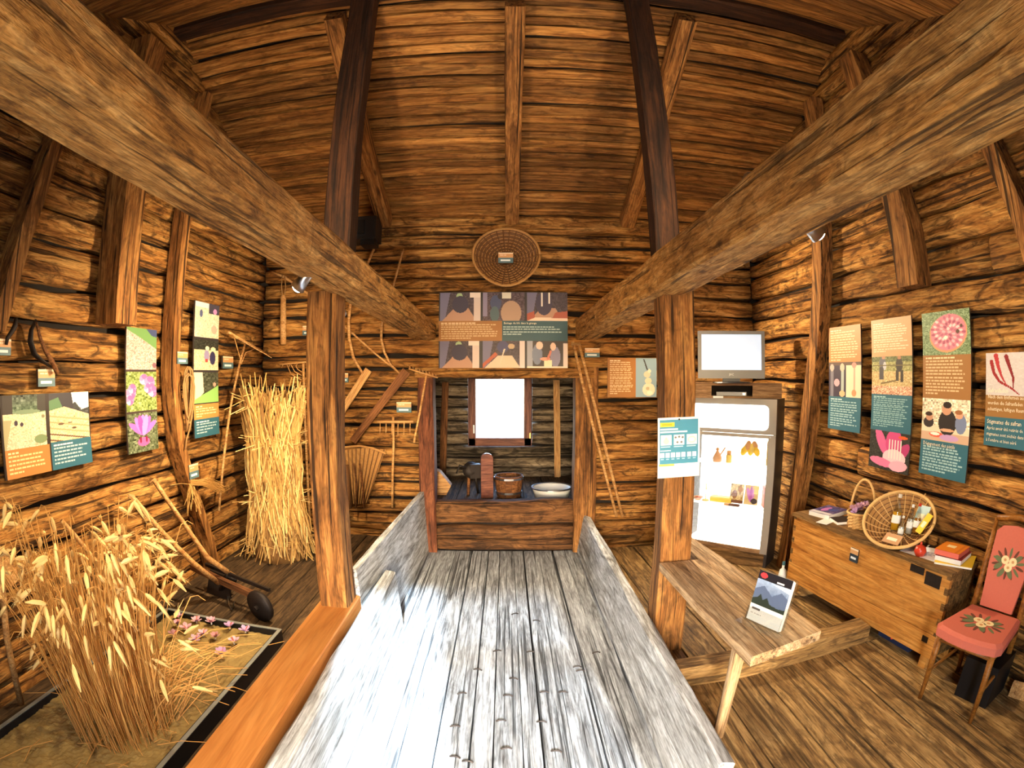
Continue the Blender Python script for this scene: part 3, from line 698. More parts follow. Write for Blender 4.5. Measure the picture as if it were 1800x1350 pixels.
for k in range(60):
    a, r_ = k*2.4, 27*math.sqrt((k+.5)/60); p.ell(44+math.cos(a)*r_, 40+math.sin(a)*r_*1.12, 3.2, 2.2, ((232, 176, 188), (186, 104, 130), (244, 206, 210), (170, 84, 112))[k % 4], a)
p.ell(60, 40, 3, 4, (90, 64, 54)).ell(66, 30, 2, 3, (90, 64, 54)).ell(40, 50, 3, 4, (250, 236, 220))
p.lines(5, 86, 76, 160, (236, 208, 166), 12, hx=.7)
p.rect(0, 164, 80, 244, (222, 208, 182)).noise(0, 164, 80, 215, 30, 3); p.rect(0, 228, 80, 244, (200, 166, 140))
p.ell(44, 208, 15, 24, (44, 38, 38)).ell(42, 184, 8, 10, (196, 146, 118)).ell(43, 175, 7, 6, (40, 28, 24)).ell(12, 210, 9, 10, (52, 44, 46)).ell(13, 200, 6, 7, (190, 140, 112)).ell(12, 194, 6, 4, (54, 36, 28)).ell(66, 208, 9, 18, (116, 128, 160)).ell(63, 192, 6, 7, (208, 156, 126)).ell(62, 187, 6, 4, (150, 96, 58)).ell(26, 232, 12, 5, (226, 90, 70)).ell(48, 236, 16, 6, (190, 150, 196)).ell(24, 231, 8, 3, (244, 236, 226)).ell(44, 222, 12, 3, (206, 160, 130))
p.rect(0, 244, 80, 312, TEA).lines(5, 256, 76, 306, (196, 224, 224), 9, head=False)
root, M, W, H = wall_panel('tallest panel with the basket of crocus blossoms photograph on right wall', ('x', xr_), (1620, 552), (1696, 850), p)
lettering('Dégagement des pistils', .034, M_CREAM, M @ T(W*.06, -.002, H*.185), root)
p = Print(104, 190, (198, 190, 190))
p.noise(0, 0, 104, 84, 3, 3)
def strand(pts, w0, w1, c):
    n = 24
    for i in range(n):
        t = i/(n-1)*(len(pts)-1); k = min(int(t), len(pts)-2); u = t-k
        x_ = pts[k][0]*(1-u)+pts[k+1][0]*u; y_ = pts[k][1]*(1-u)+pts[k+1][1]*u; r_ = w0+(w1-w0)*i/(n-1); p.ell(x_, y_, r_, r_*1.3, c)
for dx in (0, 62):
    strand([(10+dx, 18), (14+dx, 40), (24+dx, 58), (44+dx, 70), (58+dx, 82)], 3.4, 1.2, (142, 34, 38)); strand([(18+dx, 6), (22+dx, 28), (28+dx, 48), (36+dx, 64)], 4, 1, (170, 50, 56)); strand([(36+dx, 8), (42+dx, 30), (48+dx, 50), (48+dx, 70)], 3.6, 1.2, (124, 30, 36))
p.rect(0, 86, 104, 130, (146, 104, 56)); p.rect(0, 130, 104, 190, TEA)
root, M, W, H = wall_panel('wide panel with red saffron threads at the right edge', ('x', xr_), (1733, 621), (1835, 798), p)
tx = [('Safranfäden', .036, .60), ('Nach dem Entfernen aus der Blüte', .030, .535), ('werden die Safranfäden an einem', .030, .47), ('schattigen, luftigen Raum getrocknet', .030, .405), ('Stigmates du safran', .036, .265), ('Après avoir été retirés de la fleur, les', .028, .20), ('stigmates sont séchés dans un endroit', .028, .135), ("à l'ombre et bien aéré", .028, .07)]
for t_, s_, hz in tx: lettering(t_, s_, M_CREAM, M @ T(.02, -.002, H*hz-.012), root)

# --- small label plates beside the tools: ochre over teal with a line of print
def plate(label, px, py, wall, wpx=26, hpx=26):
    ax, v = wall
    a = P(px-wpx/2, py-hpx/2, **{ax: v}); b = P(px+wpx/2, py+hpx/2, **{ax: v}); H = a.z-b.z
    if ax == 'y': W = b.x-a.x; M = T(a.x, v, b.z)
    elif v < 0: W = b.y-a.y; M = T(v, a.y, b.z, math.radians(90))
    else: W = a.y-b.y; M = T(v, a.y, b.z, math.radians(-90))
    r_ = empty('label_plate', M); tag(r_, label, 'label', 'small name plates')
    bd = MB().box(0, W, .001, .02, 0, H).build('plate_board', M_PB, r_, M)
    q = Print(26, 24, (206, 150, 98)); q.rect(0, 0, 26, 3, (232, 206, 170)).lines(3, 5, 22, 9, (245, 226, 196), 1, False).rect(0, 12, 26, 24, (84, 112, 120)).rect(4, 16, 21, 20, (226, 234, 234)); q.obj(W, H, M, bd)
    return r_
lw, bw = ('x', XL+.05), ('y', YB-.035)
plate('pale label plate at the left edge under the small hook', 6, 610, lw, 26, 30)
plate('label plate below the large curved hook on left wall', 82, 664, lw, 30, 30)
plate('label plate on the rope post beside the harvest panel', 321, 629, ('x', XL+.155), 18, 22)
plate('label plate between harvest panel and long rake', 401, 637, lw, 18, 22)
plate('label plate low on the rope post above the straw wisp', 341, 828, ('x', XL+.155), 18, 20)
plate('label plate left of the left post, beside the hanging flail', 541, 581, bw, 18, 16)
plate('pale label plate just right of the left post', 605, 664, bw, 14, 16)
plate('label plate below the scythes near the red jamb', 710, 716, bw, 26, 18)
plate('teal label plate above the wicker carrying frame', 612, 812, bw, 18, 14)
plate('label plate below the end of the right tie beam', 1041, 620, bw, 26, 16)
# ------------------------------------------------------------------ left side: tools on the log wall
def thing(name, label, cat, base, group=None):
    return tag(empty(name, Matrix.Translation(Vector(base))), label, cat, group)
def tube_w(name, pts, rad, mat, parent=None, sides=7, flat=1.0, smooth=True):
    return MB().tube(pts, rad, sides, flat).world(name, mat, parent, smooth, base=pts[0])
def PX(pts, **k): return [P(a, b, **k) for a, b in pts]
hx = XL+.06
o = tube_w('hook', PX([(28, 558), (27, 572), (20, 584), (13, 594), (11, 606)], x=hx), [.012, .018, .016, .014, .01], M_IRON); tag(o, 'small dark bent hook at the left edge of left wall', 'hook')
r = thing('sickle', 'large dark curved sickle hanging on left wall', 'sickle', P(62, 562, x=hx))
tube_w('blade', PX([(63, 562), (55, 580), (53, 600), (60, 622), (76, 636), (92, 646)], x=hx), [.012, .022, .03, .03, .022, .012], M_IRON, r, flat=.5)
tube_w('grip', PX([(64, 566), (70, 592), (80, 618), (92, 636), (101, 656)], x=hx+.03), [.008, .012, .015, .018, .017], M_TOOLD, r)
def rake(label, head, handle, teeth, plane, mat=M_TOOL, hr=.014, rr=.013, tooth=(0, 0, -.09), bent=None, name='rake'):
    hp = PX(handle, **plane); r = thing(name, label, 'rake', hp[-1], 'hay rakes and forks')
    tube_w('handle', hp, rr, mat, r)
    a, b = P(*head[0], **plane), P(*head[1], **plane)
    out = Vector((.04, 0, 0)) if 'x' in plane and plane['x'] < 0 else Vector((0, -.02, 0))
    tube_w('head', [a+out, a.lerp(b, .5)+out, b+out], hr, mat, r, flat=.8)
    for k in range(teeth):
        p0 = a.lerp(b, (k+.5)/teeth)+out
        tube_w('tooth', [p0, p0+Vector(tooth)*.55+out*.3, p0+Vector(tooth)+out*.9], [.006, .006, .003], mat, r, 5)
    if bent:
        for q in bent: tube_w('brace', PX(q, **plane), .006, mat, r, 5)
    return r
rake('long wooden hay rake leaning in the left rear corner', ((396, 584), (463, 622)), [(430, 606), (420, 645), (408, 700), (399, 760), (392, 820), (385, 898)], 8, dict(x=XL+.14), tooth=(.05, .02, -.06), bent=[[(424, 640), (432, 620), (448, 613)], [(425, 640), (418, 615), (412, 594)]])
by = dict(y=YB-.09)
rake('pale rake with curved braces between straw sheaf and left post', ((493, 641), (556, 635)), [(533, 636), (535, 700), (538, 780), (543, 885), (546, 940)], 5, by, hr=.012, rr=.015, tooth=(0, -.03, -.04), bent=[[(504, 640), (512, 658), (530, 668)], [(511, 640), (518, 653), (530, 660)], [(518, 639), (523, 649), (531, 654)], [(552, 637), (546, 656), (536, 668)]])
rake('small rake with toothed head leaning beside the red jamb', ((719, 648), (770, 664)), [(749, 660), (744, 690), (738, 725), (729, 770), (728, 778)], 9, by, hr=.012, rr=.012, tooth=(0, -.02, .035))
rake('short-toothed wooden rake standing upright below the scythes', ((664, 741), (727, 741)), [(691, 733), (692, 780), (690, 840), (690, 892)], 6, dict(y=YB-.12), hr=.018, rr=.014, tooth=(0, -.01, -.14))
# flail
r = thing('flail', 'wooden flail with thick beater hanging in the left rear corner', 'flail', P(497, 605, **by))
tube_w('handle', PX([(478, 478), (500, 487), (530, 508), (566, 534)], **by), .016, M_TOOL, r)
tube_w('peg', [P(499, 487, y=YB-.13), P(499, 487, y=YB+.02)], .008, M_TOOLD, r, 5)
tube_w('cord', PX([(496, 484), (495, 505), (497, 522)], y=YB-.13), .006, M_ROPE, r, 5)
tube_w('cord', PX([(501, 486), (502, 505), (500, 522)], y=YB-.13), .006, M_ROPE, r, 5)
tube_w('beater', PX([(498, 519), (498, 525), (498, 570), (498, 603), (498, 606)], y=YB-.13), [.022, .034, .038, .036, .028], M_TOOL, r, 8)
# scythes
r = thing('scythe', 'scythe with pale curved shaft right beside the left post', 'scythe', P(644, 652, **by), 'scythes on the back wall')
tube_w('shaft', PX([(657, 438), (646, 464), (628, 500), (616, 535), (613, 565), (614, 595), (621, 628), (637, 656)], **by), [.014, .016, .017, .018, .018, .018, .017, .014], M_TOOL, r)
timber('blade_board', P(648, 650, y=YB-.07), P(583, 752, y=YB-.07), .025, .085, M_TOOL, r, seg=4, rough=.004, taper=.85)
r = thing('scythe', 'scythe with bent shaft and long dark slanting board', 'scythe', P(712, 650, **by), 'scythes on the back wall')
tube_w('shaft', PX([(709, 437), (701, 468), (692, 500), (680, 535), (671, 570), (670, 595), (676, 620), (687, 641), (702, 656)], **by), [.010, .012, .013, .014, .015, .015, .014, .013, .011], M_TOOL, r)
timber('blade_board', P(715, 652, y=YB-.07), P(620, 776, y=YB-.07), .025, .10, M_TOOLD, r, seg=4, rough=.004, taper=.8)
o = tube_w('pole', PX([(590, 560), (622, 588), (660, 622), (702, 655)], y=YB-.05), .011, M_TOOL); tag(o, 'thin wooden pole crossing behind the two scythes', 'pole')
# wicker carrying frame
r = thing('carrying_frame', 'fan-shaped wicker carrying frame on the back wall behind the left post', 'basket', P(630, 885, y=YB-.1))
cf = MB(); n = 15; rows = 14
for i in range(rows+1):
    t = i/rows
    for k in range(n+1):
        u = k/n; a = P(590+u*88, 785+abs(u-.6)*12, y=YB-.1); b = P(612+u*34, 884, y=YB-.05)
        p_ = a.lerp(b, t); p_.y -= .10*math.sin(math.pi*u)*(1-t*.6)+.008*((i+k) % 2); cf.v.append(p_)
for i in range(rows):
    for k in range(n):
        a = i*(n+1)+k; cf.f.append((a, a+n+1, a+n+2, a+1))
fan = cf.world('woven_fan', M_WICK, r)
for u in np.linspace(.04, .98, 12):
    a = P(590+u*88, 785+abs(u-.6)*12, y=YB-.1); b = P(612+u*34, 884, y=YB-.05); o_ = .10*math.sin(math.pi*u)+.012
    tube_w('fan_rib', [a+Vector((0, -o_, 0)), a.lerp(b, .5)+Vector((0, -o_*.72-.004, 0)), b+Vector((0, -o_*.4-.006, 0))], .006, M_WICKD, fan, 4)
tube_w('rim', PX([(590, 790), (608, 786), (632, 784), (655, 788), (678, 797)], y=YB-.17), .013, M_WICK, r)
for px0, px1 in ((632, 640), (622, 625)):
    tube_w('strut', PX([(px0, 815), (px0+5, 850), (px1, 893)], y=YB-.22), .016, M_TOOLD, r, flat=.6)
tube_w('pad', PX([(608, 818), (611, 850), (615, 893)], y=YB-.24), [.05, .055, .05], M_WICKD, r, 8, .5)

# rope coil on the crooked post
r = thing('rope', 'coil of hemp rope hanging on the crooked left wall post', 'rope', P(330, 700, x=XL+.16))
random.seed(3)
for k in range(9):
    c = random.uniform(-4, 5); top = 648+random.uniform(-4, 12); bot = 742+random.uniform(-22, 14); w_ = random.uniform(3, 8)
    pts = []
    for i in range(13):
        a = 2*math.pi*i/12; pts.append(P(331+c+math.sin(a)*w_+2*math.sin(2*a), (top+bot)/2-math.cos(a)*(bot-top)/2, x=XL+.165+.01*k*.6+.01*math.sin(a)))
    tube_w('rope_loop', pts, .0085, M_ROPE, r, 5)
tube_w('rope_end', PX([(338, 730), (334, 752), (328, 772), (326, 790)], x=XL+.17), .008, M_ROPE, r, 5)
# straw wisp tied to the post
r = thing('straw_wisp', 'wisp of straw ties hung low on the crooked left wall post', 'straw', P(352, 850, x=XL+.16))
random.seed(4); mb = MB()
for k in range(46):
    a = P(338+random.uniform(-3, 3), 848+random.uniform(-5, 5), x=XL+.18); b = P(388+random.uniform(-9, 8), 857+random.uniform(-9, 9), x=XL+.22); m_ = a.lerp(b, .5)+Vector((.02, 0, random.uniform(.0, .06)))
    mb.tube([a, m_, b], .0035, 3)
for k in range(16):
    a = P(334+random.uniform(-3, 6), 850, x=XL+.18); b = P(334+random.uniform(-10, 24), 900+random.uniform(-22, 10), x=XL+.2); mb.tube([a, a.lerp(b, .5)+Vector((0, random.uniform(-.04, .04), 0)), b], .0035, 3)
mb.tube(PX([(300, 853), (318, 850), (338, 852)], x=XL+.16), .004, 3)
o = mb.world('straw_strands', M_STRAW, r); tag(o, kind='stuff')

# straw sheaf
random.seed(9)
SB = Vector((-2.31, 4.68, ZL))
mbs = [MB(), MB(), MB()]
M_STRAWL = plain('pale_straw', lin(228, 192, 124), .75, vary=.15, scale=14); M_STRAWD = plain('dark_straw', lin(140, 100, 50), .8, vary=.3, scale=14)  # paler and darker straw tones; the dark one also for the core
sh = thing('straw_sheaf', 'tall straw sheaf tied twice, standing in the left rear corner', 'sheaf', SB)
ZS = [0, .10, .30, .52, .66, .82, 1.06, 1.20, 1.45, 1.80]; RS = [.35, .33, .30, .26, .23, .26, .26, .24, .28, .34]
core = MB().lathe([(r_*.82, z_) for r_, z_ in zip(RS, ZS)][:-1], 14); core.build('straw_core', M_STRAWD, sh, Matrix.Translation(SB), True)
mb = MB()
def rad_at(z_):
    return float(np.interp(z_, ZS, RS))
for k in range(1500):
    a = random.uniform(0, 6.283); zone = random.random(); z0 = random.uniform(0, .5) if zone < .4 else random.uniform(.4, 1.25)
    L_ = random.uniform(.35, .65); z1 = min(z0+L_, 1.80+random.uniform(-.16, .12)); da = random.uniform(-.6, .6); q = random.uniform(.84, 1.10)
    pts = []
    for i in range(4):
        t = i/3; z_ = z0+(z1-z0)*t; rr = rad_at(z_)*q + (random.uniform(-.01, .03)); an = a+da*t
        if z0 < .05 and i == 0: rr += random.uniform(0, .06)
        pts.append(Vector((SB.x+math.cos(an)*rr, SB.y+math.sin(an)*rr*.9, SB.z+z_)))
    mbs[k % 5 if k % 5 < 3 else 0].tube(pts, .0058, 3)
for k in range(140):
    a = random.uniform(0, 6.283); z_ = random.choice((.66, 1.2, 1.6, .2))+random.uniform(-.08, .08); rr = rad_at(z_)
    p0 = SB+Vector((math.cos(a)*rr, math.sin(a)*rr, z_)); d = Vector((math.cos(a+random.uniform(-1, 1)), math.sin(a+random.uniform(-1, 1)), random.uniform(-.6, .6)))
    mbs[k % 2].tube([p0, p0+d*random.uniform(.05, .18)], .0036, 3)
o = mbs[0].world('straw_stalks', M_STRAW, sh, base=SB); tag(o, kind='stuff')
o = mbs[1].world('pale_straw_stalks', M_STRAWL, sh, base=SB); tag(o, kind='stuff')
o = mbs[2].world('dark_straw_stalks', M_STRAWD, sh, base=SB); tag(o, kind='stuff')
for z_ in (.66, 1.20):
    mb = MB()
    for k in range(5):
        pts = [SB+Vector((math.cos(2*math.pi*i/20)*(rad_at(z_)+.02), math.sin(2*math.pi*i/20)*(rad_at(z_)+.02)*.9, z_+.025*math.sin(k*2+i*.9)+.02*(k-2))) for i in range(21)]
        mb.tube(pts, .008, 5)
    mb.world('straw_tie', M_STRAW, sh, base=SB+Vector((0, 0, z_)))

# plough
r = thing('plough', 'old wooden horse plough with two long handles and small iron wheel', 'plough', (-2.2, 3.45, ZL))
jn = P(398, 1022, z=.34)
tube_w('handle', [P(225, 872, x=-2.68), P(232, 872, x=-2.66), P(280, 930, x=-2.5), P(340, 990, x=-2.38), jn+Vector((-.05, -.05, 0))], [.014, .02, .02, .022, .024], M_TOOL, r)
tube_w('handle', [P(262, 850, x=-2.68), P(270, 843, x=-2.66), P(320, 915, x=-2.5), P(365, 980, x=-2.30), jn+Vector((.04, .10, 0))], [.014, .02, .02, .022, .024], M_TOOL, r)
wc = Vector((-1.84, 3.24, ZL+.125))
timber('beam', P(338, 996, z=.40), wc+Vector((.0, .05, .04)), .045, .055, M_TOOLD, r, seg=5)
timber('beam', P(362, 992, z=.42), wc+Vector((.05, .10, .10)), .02, .03, M_IRON, r, seg=4)
Mw = frame(wc, Vector((.35, .95, .1)))
wh = Mw @ Matrix.Rotation(math.radians(90), 4, 'Y')
w_ = MB().lathe([(.03, -.03), (.125, -.022), (.13, 0), (.125, .022), (.03, .03)], 20).build('wheel', M_IRON, r, wh, True)
MB().lathe([(.02, -.06), (.02, .06)], 8).build('axle', M_IRON, w_, wh)
sp = P(385, 1050, z=ZL)
pm = MB(); a, b, c, d = sp+Vector((-.16, .05, .0)), sp+Vector((.12, -.02, .0)), sp+Vector((.10, .06, .17)), sp+Vector((-.12, .10, .20))
pm.v += [a, b, c, d, a+Vector((0, .03, 0)), b+Vector((0, .03, 0)), c+Vector((0, .03, 0)), d+Vector((0, .03, 0))]
pm.f += [(0, 1, 2, 3), (7, 6, 5, 4), (0, 4, 5, 1), (1, 5, 6, 2), (2, 6, 7, 3), (3, 7, 4, 0)]
pm.world('ploughshare', M_IRON, r)
tube_w('frog', [sp+Vector((0, .05, .05)), jn+Vector((0, .02, .02)), jn+Vector((.02, .02, .10))], .022, M_IRON, r)
tube_w('clamp', [jn+Vector((-.08, 0, 0)), jn+Vector((0, .02, .04)), jn+Vector((.08, .04, .0))], .018, M_IRON, r)
tube_w('chain', PX([(398, 1030), (402, 1062), (408, 1072), (412, 1058)], z=.18), .006, M_STEEL, r, 4)

# mallet and stick at the left edge
r = thing('mallet', 'long-handled wooden mallet leaning at the left edge of left wall', 'mallet', P(38, 1238, z=ZL))
tube_w('handle', [P(38, 1238, z=ZL), P(12, 1120, x=-2.70), P(4, 1020, x=-2.68)], .022, M_TOOL, r)
MB().box(-.07, .07, -.045, .045, -.075, .075).build('mallet_head', M_TOOL, r, Matrix.Translation(P(6, 1000, x=-2.66)) @ Matrix.Rotation(.3, 4, 'X'))
o = tube_w('stick', [P(108, 915, x=-2.70), P(135, 945, x=-2.66), P(180, 1000, x=-2.5), P(250, 1075, z=.2)], .016, M_TOOL); tag(o, 'slanting wooden stick behind the standing wheat', 'stick')

# ------------------------------------------------------------------ planter tray with soil, wheat and crocuses
TX0, TX1, TY0, TY1, TZ = -2.54, -1.54, .55, 2.96, .27
tr = thing('planter_tray', 'black planter tray with grey rim, filled with soil', 'planter', (.5*(TX0+TX1), .5*(TY0+TY1), ZL))
for nm_, bx_ in (('side_wall', (TX0, TX0+.03, TY0, TY1)), ('side_wall', (TX1-.03, TX1, TY0, TY1)), ('side_wall', (TX0+.03, TX1-.03, TY0, TY0+.03)), ('side_wall', (TX0+.03, TX1-.03, TY1-.03, TY1))):
    MB().box(*bx_, ZL, TZ).world(nm_, M_BLACK, tr)
M_RIM = plain('zinc_rim', lin(150, 156, 152), .45, .5)
for bx_ in ((TX0-.004, TX0+.022, TY0, TY1), (TX1-.022, TX1+.004, TY0, TY1), (TX0+.022, TX1-.022, TY1-.022, TY1+.004)):
    MB().box(*bx_, TZ, TZ+.004).world('rim', M_RIM, tr)
M_SOIL = plain('dry_soil', lin(140, 116, 66), .95, vary=.6, scale=9)
mb = MB(); nx, ny = 90, 200
for j in range(ny+1):
    for i in range(nx+1):
        xx = TX0+.03+(TX1-TX0-.06)*i/nx; yy = TY0+.03+(TY1-TY0-.06)*j/ny
        z_ = .232+noise.noise(Vector((xx*4, yy*4, 0)))*.014+noise.noise(Vector((xx*16, yy*16, 5)))*.011+noise.noise(Vector((xx*45, yy*45, 9)))*.011
        mb.v.append(Vector((xx, yy, z_)))
for j in range(ny):
    for i in range(nx):
        a = j*(nx+1)+i; mb.f.append((a, a+1, a+nx+2, a+nx+1))
o = mb.world('soil', M_SOIL, tr); tag(o, kind='stuff')
# crocuses
M_PET = [plain('crocus_petal_lilac', lin(186, 148, 190), .6, vary=.2), plain('crocus_petal_pink', lin(206, 160, 178), .6, vary=.2), plain('crocus_petal_faded', lin(170, 122, 130), .6, vary=.25)]
M_STIG = plain('crocus_stigma', lin(214, 104, 40), .6)
def petal(mb, an, L_, W_, op):
    n = len(mb.v); c, s_ = math.cos(an), math.sin(an)
    for t, w_ in ((0, .15), (.35, .8), (.7, 1), (1, .12)):
        rr = L_*math.sin(op)*t; z_ = L_*math.cos(op)*t*(1-.25*t)+.004
        for sg in (-1, 0, 1):
            x_ = rr-(.006 if sg == 0 else 0); y_ = sg*W_*w_*.5
            mb.v.append(Vector((c*x_-s_*y_, s_*x_+c*y_, z_)))
    for i in range(3):
        for k in range(2):
            a = n+i*3+k; mb.f.append((a, a+1, a+4, a+3))
spots = [(315, 1084, 'crocus at the rear left of the tray, topmost of its cluster'), (346, 1091, 'small pale crocus in the rear row, second from the left'), (372, 1093, 'open pale crocus in the middle of the rear row'), (404, 1101, 'lilac crocus in the rear row, second from the right'), (432, 1108, 'pale violet crocus at the right end of the rear row'), (313, 1097, 'pink crocus just below the topmost one at rear left'), (328, 1104, 'upright pale pink crocus with a wide blossom, left part of the tray'), (307, 1116, 'dark faded crocus at the left end of the second row'), (345, 1124, 'purple faded crocus in the middle of the front cluster'), (358, 1114, 'orange-tinged crocus between the two faded ones'), (379, 1119, 'flat faded crocus right of the middle'), (412, 1128, 'pink crocus with orange centre at the right side'), (391, 1151, 'large lilac crocus standing alone nearest to the tray edge')]
random.seed(21)
for i, (a, b, lab) in enumerate(spots):
    p_ = P(a, b+4, z=.245); s_ = (1.25 if i == 12 else random.uniform(.85, 1.05))
    M = T(p_.x, p_.y, .243, random.uniform(0, 6)); r = empty('crocus', M); tag(r, lab, 'crocus', 'crocuses in the planter tray')
    mt = M_PET[0 if i in (3, 4, 8, 12) else 2 if i in (7, 10) else 1]
    base_op = random.uniform(.7, 1.15)
    for k in range(6):
        mb = MB(); petal(mb, k*1.047, .062*s_, .034*s_, base_op if k % 2 else base_op*.7); mb.build('petal', mt, r, M @ T(0, 0, .012), True)
    MB().tube([(0, 0, 0), (0, 0, .02)], .006, 5).build('stem', M_PAPER, r, M)
    MB().tube([(0, 0, .015), (.01, .004, .04), (.02, .01, .05)], .003, 4).build('stigma', M_STIG, r, M)
# wheat
random.seed(13)
WB = Vector((-1.97, 1.68, .235))
wt = thing('wheat', 'clump of ripe standing wheat with drooping ears in the planter tray', 'wheat', WB)
ms, me_ = MB(), MB()
for k in range(330):
    a = random.uniform(0, 6.283); rr = .30*math.sqrt(random.random()); bx_, by_ = WB.x+math.cos(a)*rr*.95, WB.y+math.sin(a)*rr*1.05
    h = random.gauss(.88, .13) if random.random() < .9 else random.uniform(.3, .6)
    la = a+random.uniform(-.9, .9); ln = random.uniform(.03, .22)*(rr/.3+.25)
    ex, ey = math.cos(la), math.sin(la)
    p0 = Vector((bx_, by_, .225)); p3 = p0+Vector((ex*ln, ey*ln, h))
    pts = [p0]
    for t in (.3, .6, .85, 1):
        pts.append(p0+Vector((ex*ln*t*t, ey*ln*t*t, h*t)))
    d = Vector((math.cos(la+random.uniform(-1, 1)), math.sin(la+random.uniform(-1, 1)), 0)); q = pts[-1]; dr = random.uniform(.1, 1.0)
    pts += [q+d*.035+Vector((0, 0, .02*(1-dr))), q+d*.065-Vector((0, 0, .035*dr))]
    ms.tube(pts, [.0028]*5+[.002, .0018], 3)
    if random.random() < .62:
        e0 = pts[-1]; ed = (d*.5+Vector((0, 0, .5-1.5*dr))).normalized(); eL = random.uniform(.07, .11); ep = [e0+ed*eL*t+Vector((0, 0, -.02*t*t)) for t in (0, .25, .6, 1)]
        me_.tube(ep, [.005, .0115, .0105, .003], 5)
        if random.random() < .5:
            for j in range(4): me_.tube([ep[2], ep[2]+(ed+Vector((random.uniform(-.3, .3), random.uniform(-.3, .3), random.uniform(-.3, .3))))*.07], [.0012, .0004], 3)
for k in range(46):     # bent stalks lying towards the rear right
    a = random.uniform(0, 6.283); p0 = Vector((WB.x+.12+math.cos(a)*.15, WB.y+.15+math.sin(a)*.15, .235)); e = Vector((random.uniform(.05, .36), random.uniform(.2, .75), random.uniform(.02, .2)))
    ms.tube([p0, p0+e*.4+Vector((0, 0, .14)), p0+e*.75+Vector((0, 0, .10)), p0+e], .0028, 3)
for k in range(40):
    p0 = Vector((random.uniform(TX0+.2, TX1-.05), random.uniform(1.2, 2.6), .255)); an = random.uniform(0, 6.283); L_ = random.uniform(.08, .4)
    ms.tube([p0, p0+Vector((math.cos(an)*L_*.5, math.sin(an)*L_*.5, .02)), p0+Vector((math.cos(an)*L_, math.sin(an)*L_, 0))], .0025, 3)
pl = [P(345, 1185, z=.26), P(430, 1180, z=.33)]
ms.tube([Vector((-1.8, 1.75, .25)), P(235, 1170, x=-1.85), P(270, 1080, x=-1.9), P(287, 1030, x=-1.92)], .003, 3); me_.tube([P(284, 1042, x=-1.92), P(288, 1028, x=-1.92), P(292, 1014, x=-1.92)], [.005, .011, .003], 5)
o = ms.world('stalks', M_STRAW2, wt, base=WB); tag(o, kind='stuff')
o = me_.world('ears', M_EAR, wt, base=WB); tag(o, kind='stuff')
# ------------------------------------------------------------------ back wall middle: wicker basket, black box, poles
def wicker_bowl(rfun, depth, rings, segs, M, mat, parent, name='woven_bowl', wall=.012, bump=.006, flatb=.35):
    mb = MB()
    for sgn in (0, 1):
        for i in range(rings+1):
            t = i/rings; s_ = flatb+(1-flatb)*t if False else t*.97+.03
            z_ = -depth*(1-s_**2.4)
            for k in range(segs):
                a = 2*math.pi*k/segs; rr = rfun(a)*s_
                b_ = bump*(1 if (i+k//2) % 2 else -1)
                mb.v.append(Vector((rr*math.cos(a), rr*math.sin(a), z_+(b_ if i < rings else 0)-(wall if sgn else 0))))
    n = (rings+1)*segs
    for sgn in (0, 1):
        for i in range(rings):
            for k in range(segs):
                a = sgn*n+i*segs+k; b = sgn*n+i*segs+(k+1) % segs
                mb.f.append((a, b, b+segs, a+segs) if not sgn else (a+segs, b+segs, b, a))
    mb.f.append(tuple(range(segs))); mb.f.append(tuple(n+k for k in range(segs-1, -1, -1)))
    o = mb.build(name, mat, parent, M)
    for s_ in np.linspace(.18, .93, 9):
        pts = [M @ Vector((rfun(2*math.pi*k/36)*s_*math.cos(2*math.pi*k/36), rfun(2*math.pi*k/36)*s_*math.sin(2*math.pi*k/36), -depth*(1-s_**2.4)+.004)) for k in range(37)]
        MB().tube(pts, .0045, 4).world('weave_ring', M_WICKD if mat is M_WICK else M_WICK, parent)
    rim = [M @ Vector((rfun(2*math.pi*k/48)*math.cos(2*math.pi*k/48), rfun(2*math.pi*k/48)*math.sin(2*math.pi*k/48), 0)) for k in range(49)]
    return o, rim
bc = P(890, 447, y=YB-.20)
def shield(a):        # rounded top, pointed below
    return .345*(1+.03*math.cos(2*a))*(1.0+.10*max(0, -math.sin(a))**6-.05*max(0, math.sin(a))**2)
Mb = Matrix.Translation(bc) @ Matrix.Rotation(math.radians(90-14), 4, 'X')
r = empty('wicker_basket', Matrix.Translation(bc)); tag(r, 'dark round wicker winnowing basket hung high on the back wall', 'basket')
o, rim = wicker_bowl(shield, .15, 16, 56, Mb, M_WICKD, r)
MB().tube(rim, .014, 7).world('rim', M_WICK, r, True)
for k in range(26):
    a = 2*math.pi*k/26
    pts = [Mb @ Vector((shield(a)*s_*math.cos(a), shield(a)*s_*math.sin(a), -.15*(1-s_**2.4)+.007)) for s_ in (.1, .35, .6, .85, 1)]
    MB().tube(pts, .006, 4).world('rib', M_WICKD, r)
plate('label plate inside the round wicker basket on the back wall', 889, 453, ('y', YB-.26), 26, 18)
r = thing('projector', 'black projector box bracketed under the left roof rafter', 'projector', P(640, 428, y=YB-.15))
a, b = P(622, 388, y=YB-.2), P(665, 424, y=YB-.2)
MB().box(a.x, b.x, YB-.34, YB-.06, b.z, a.z).world('case', M_DARKP, r)
MB().box(a.x+.02, b.x-.12, YB-.37, YB-.34, b.z+.05, a.z-.05).world('lens_block', M_BLACK, r)
MB().box(a.x+.12, b.x-.02, YB-.30, YB-.1, b.z-.06, b.z).world('foot', M_BLACK, r)
MB().box(a.x-.035, a.x, YB-.28, YB-.03, b.z+.02, a.z-.05).world('bracket', M_TOOL, r)
r = thing('poles', 'pair of long thin poles tied at the top, leaning right of the back opening', 'poles', P(1085, 908, y=YB-.1))
tube_w('pole', PX([(1007, 600), (1024, 675), (1045, 760), (1066, 840), (1084, 908)], y=YB-.09), .016, M_TOOL, r)
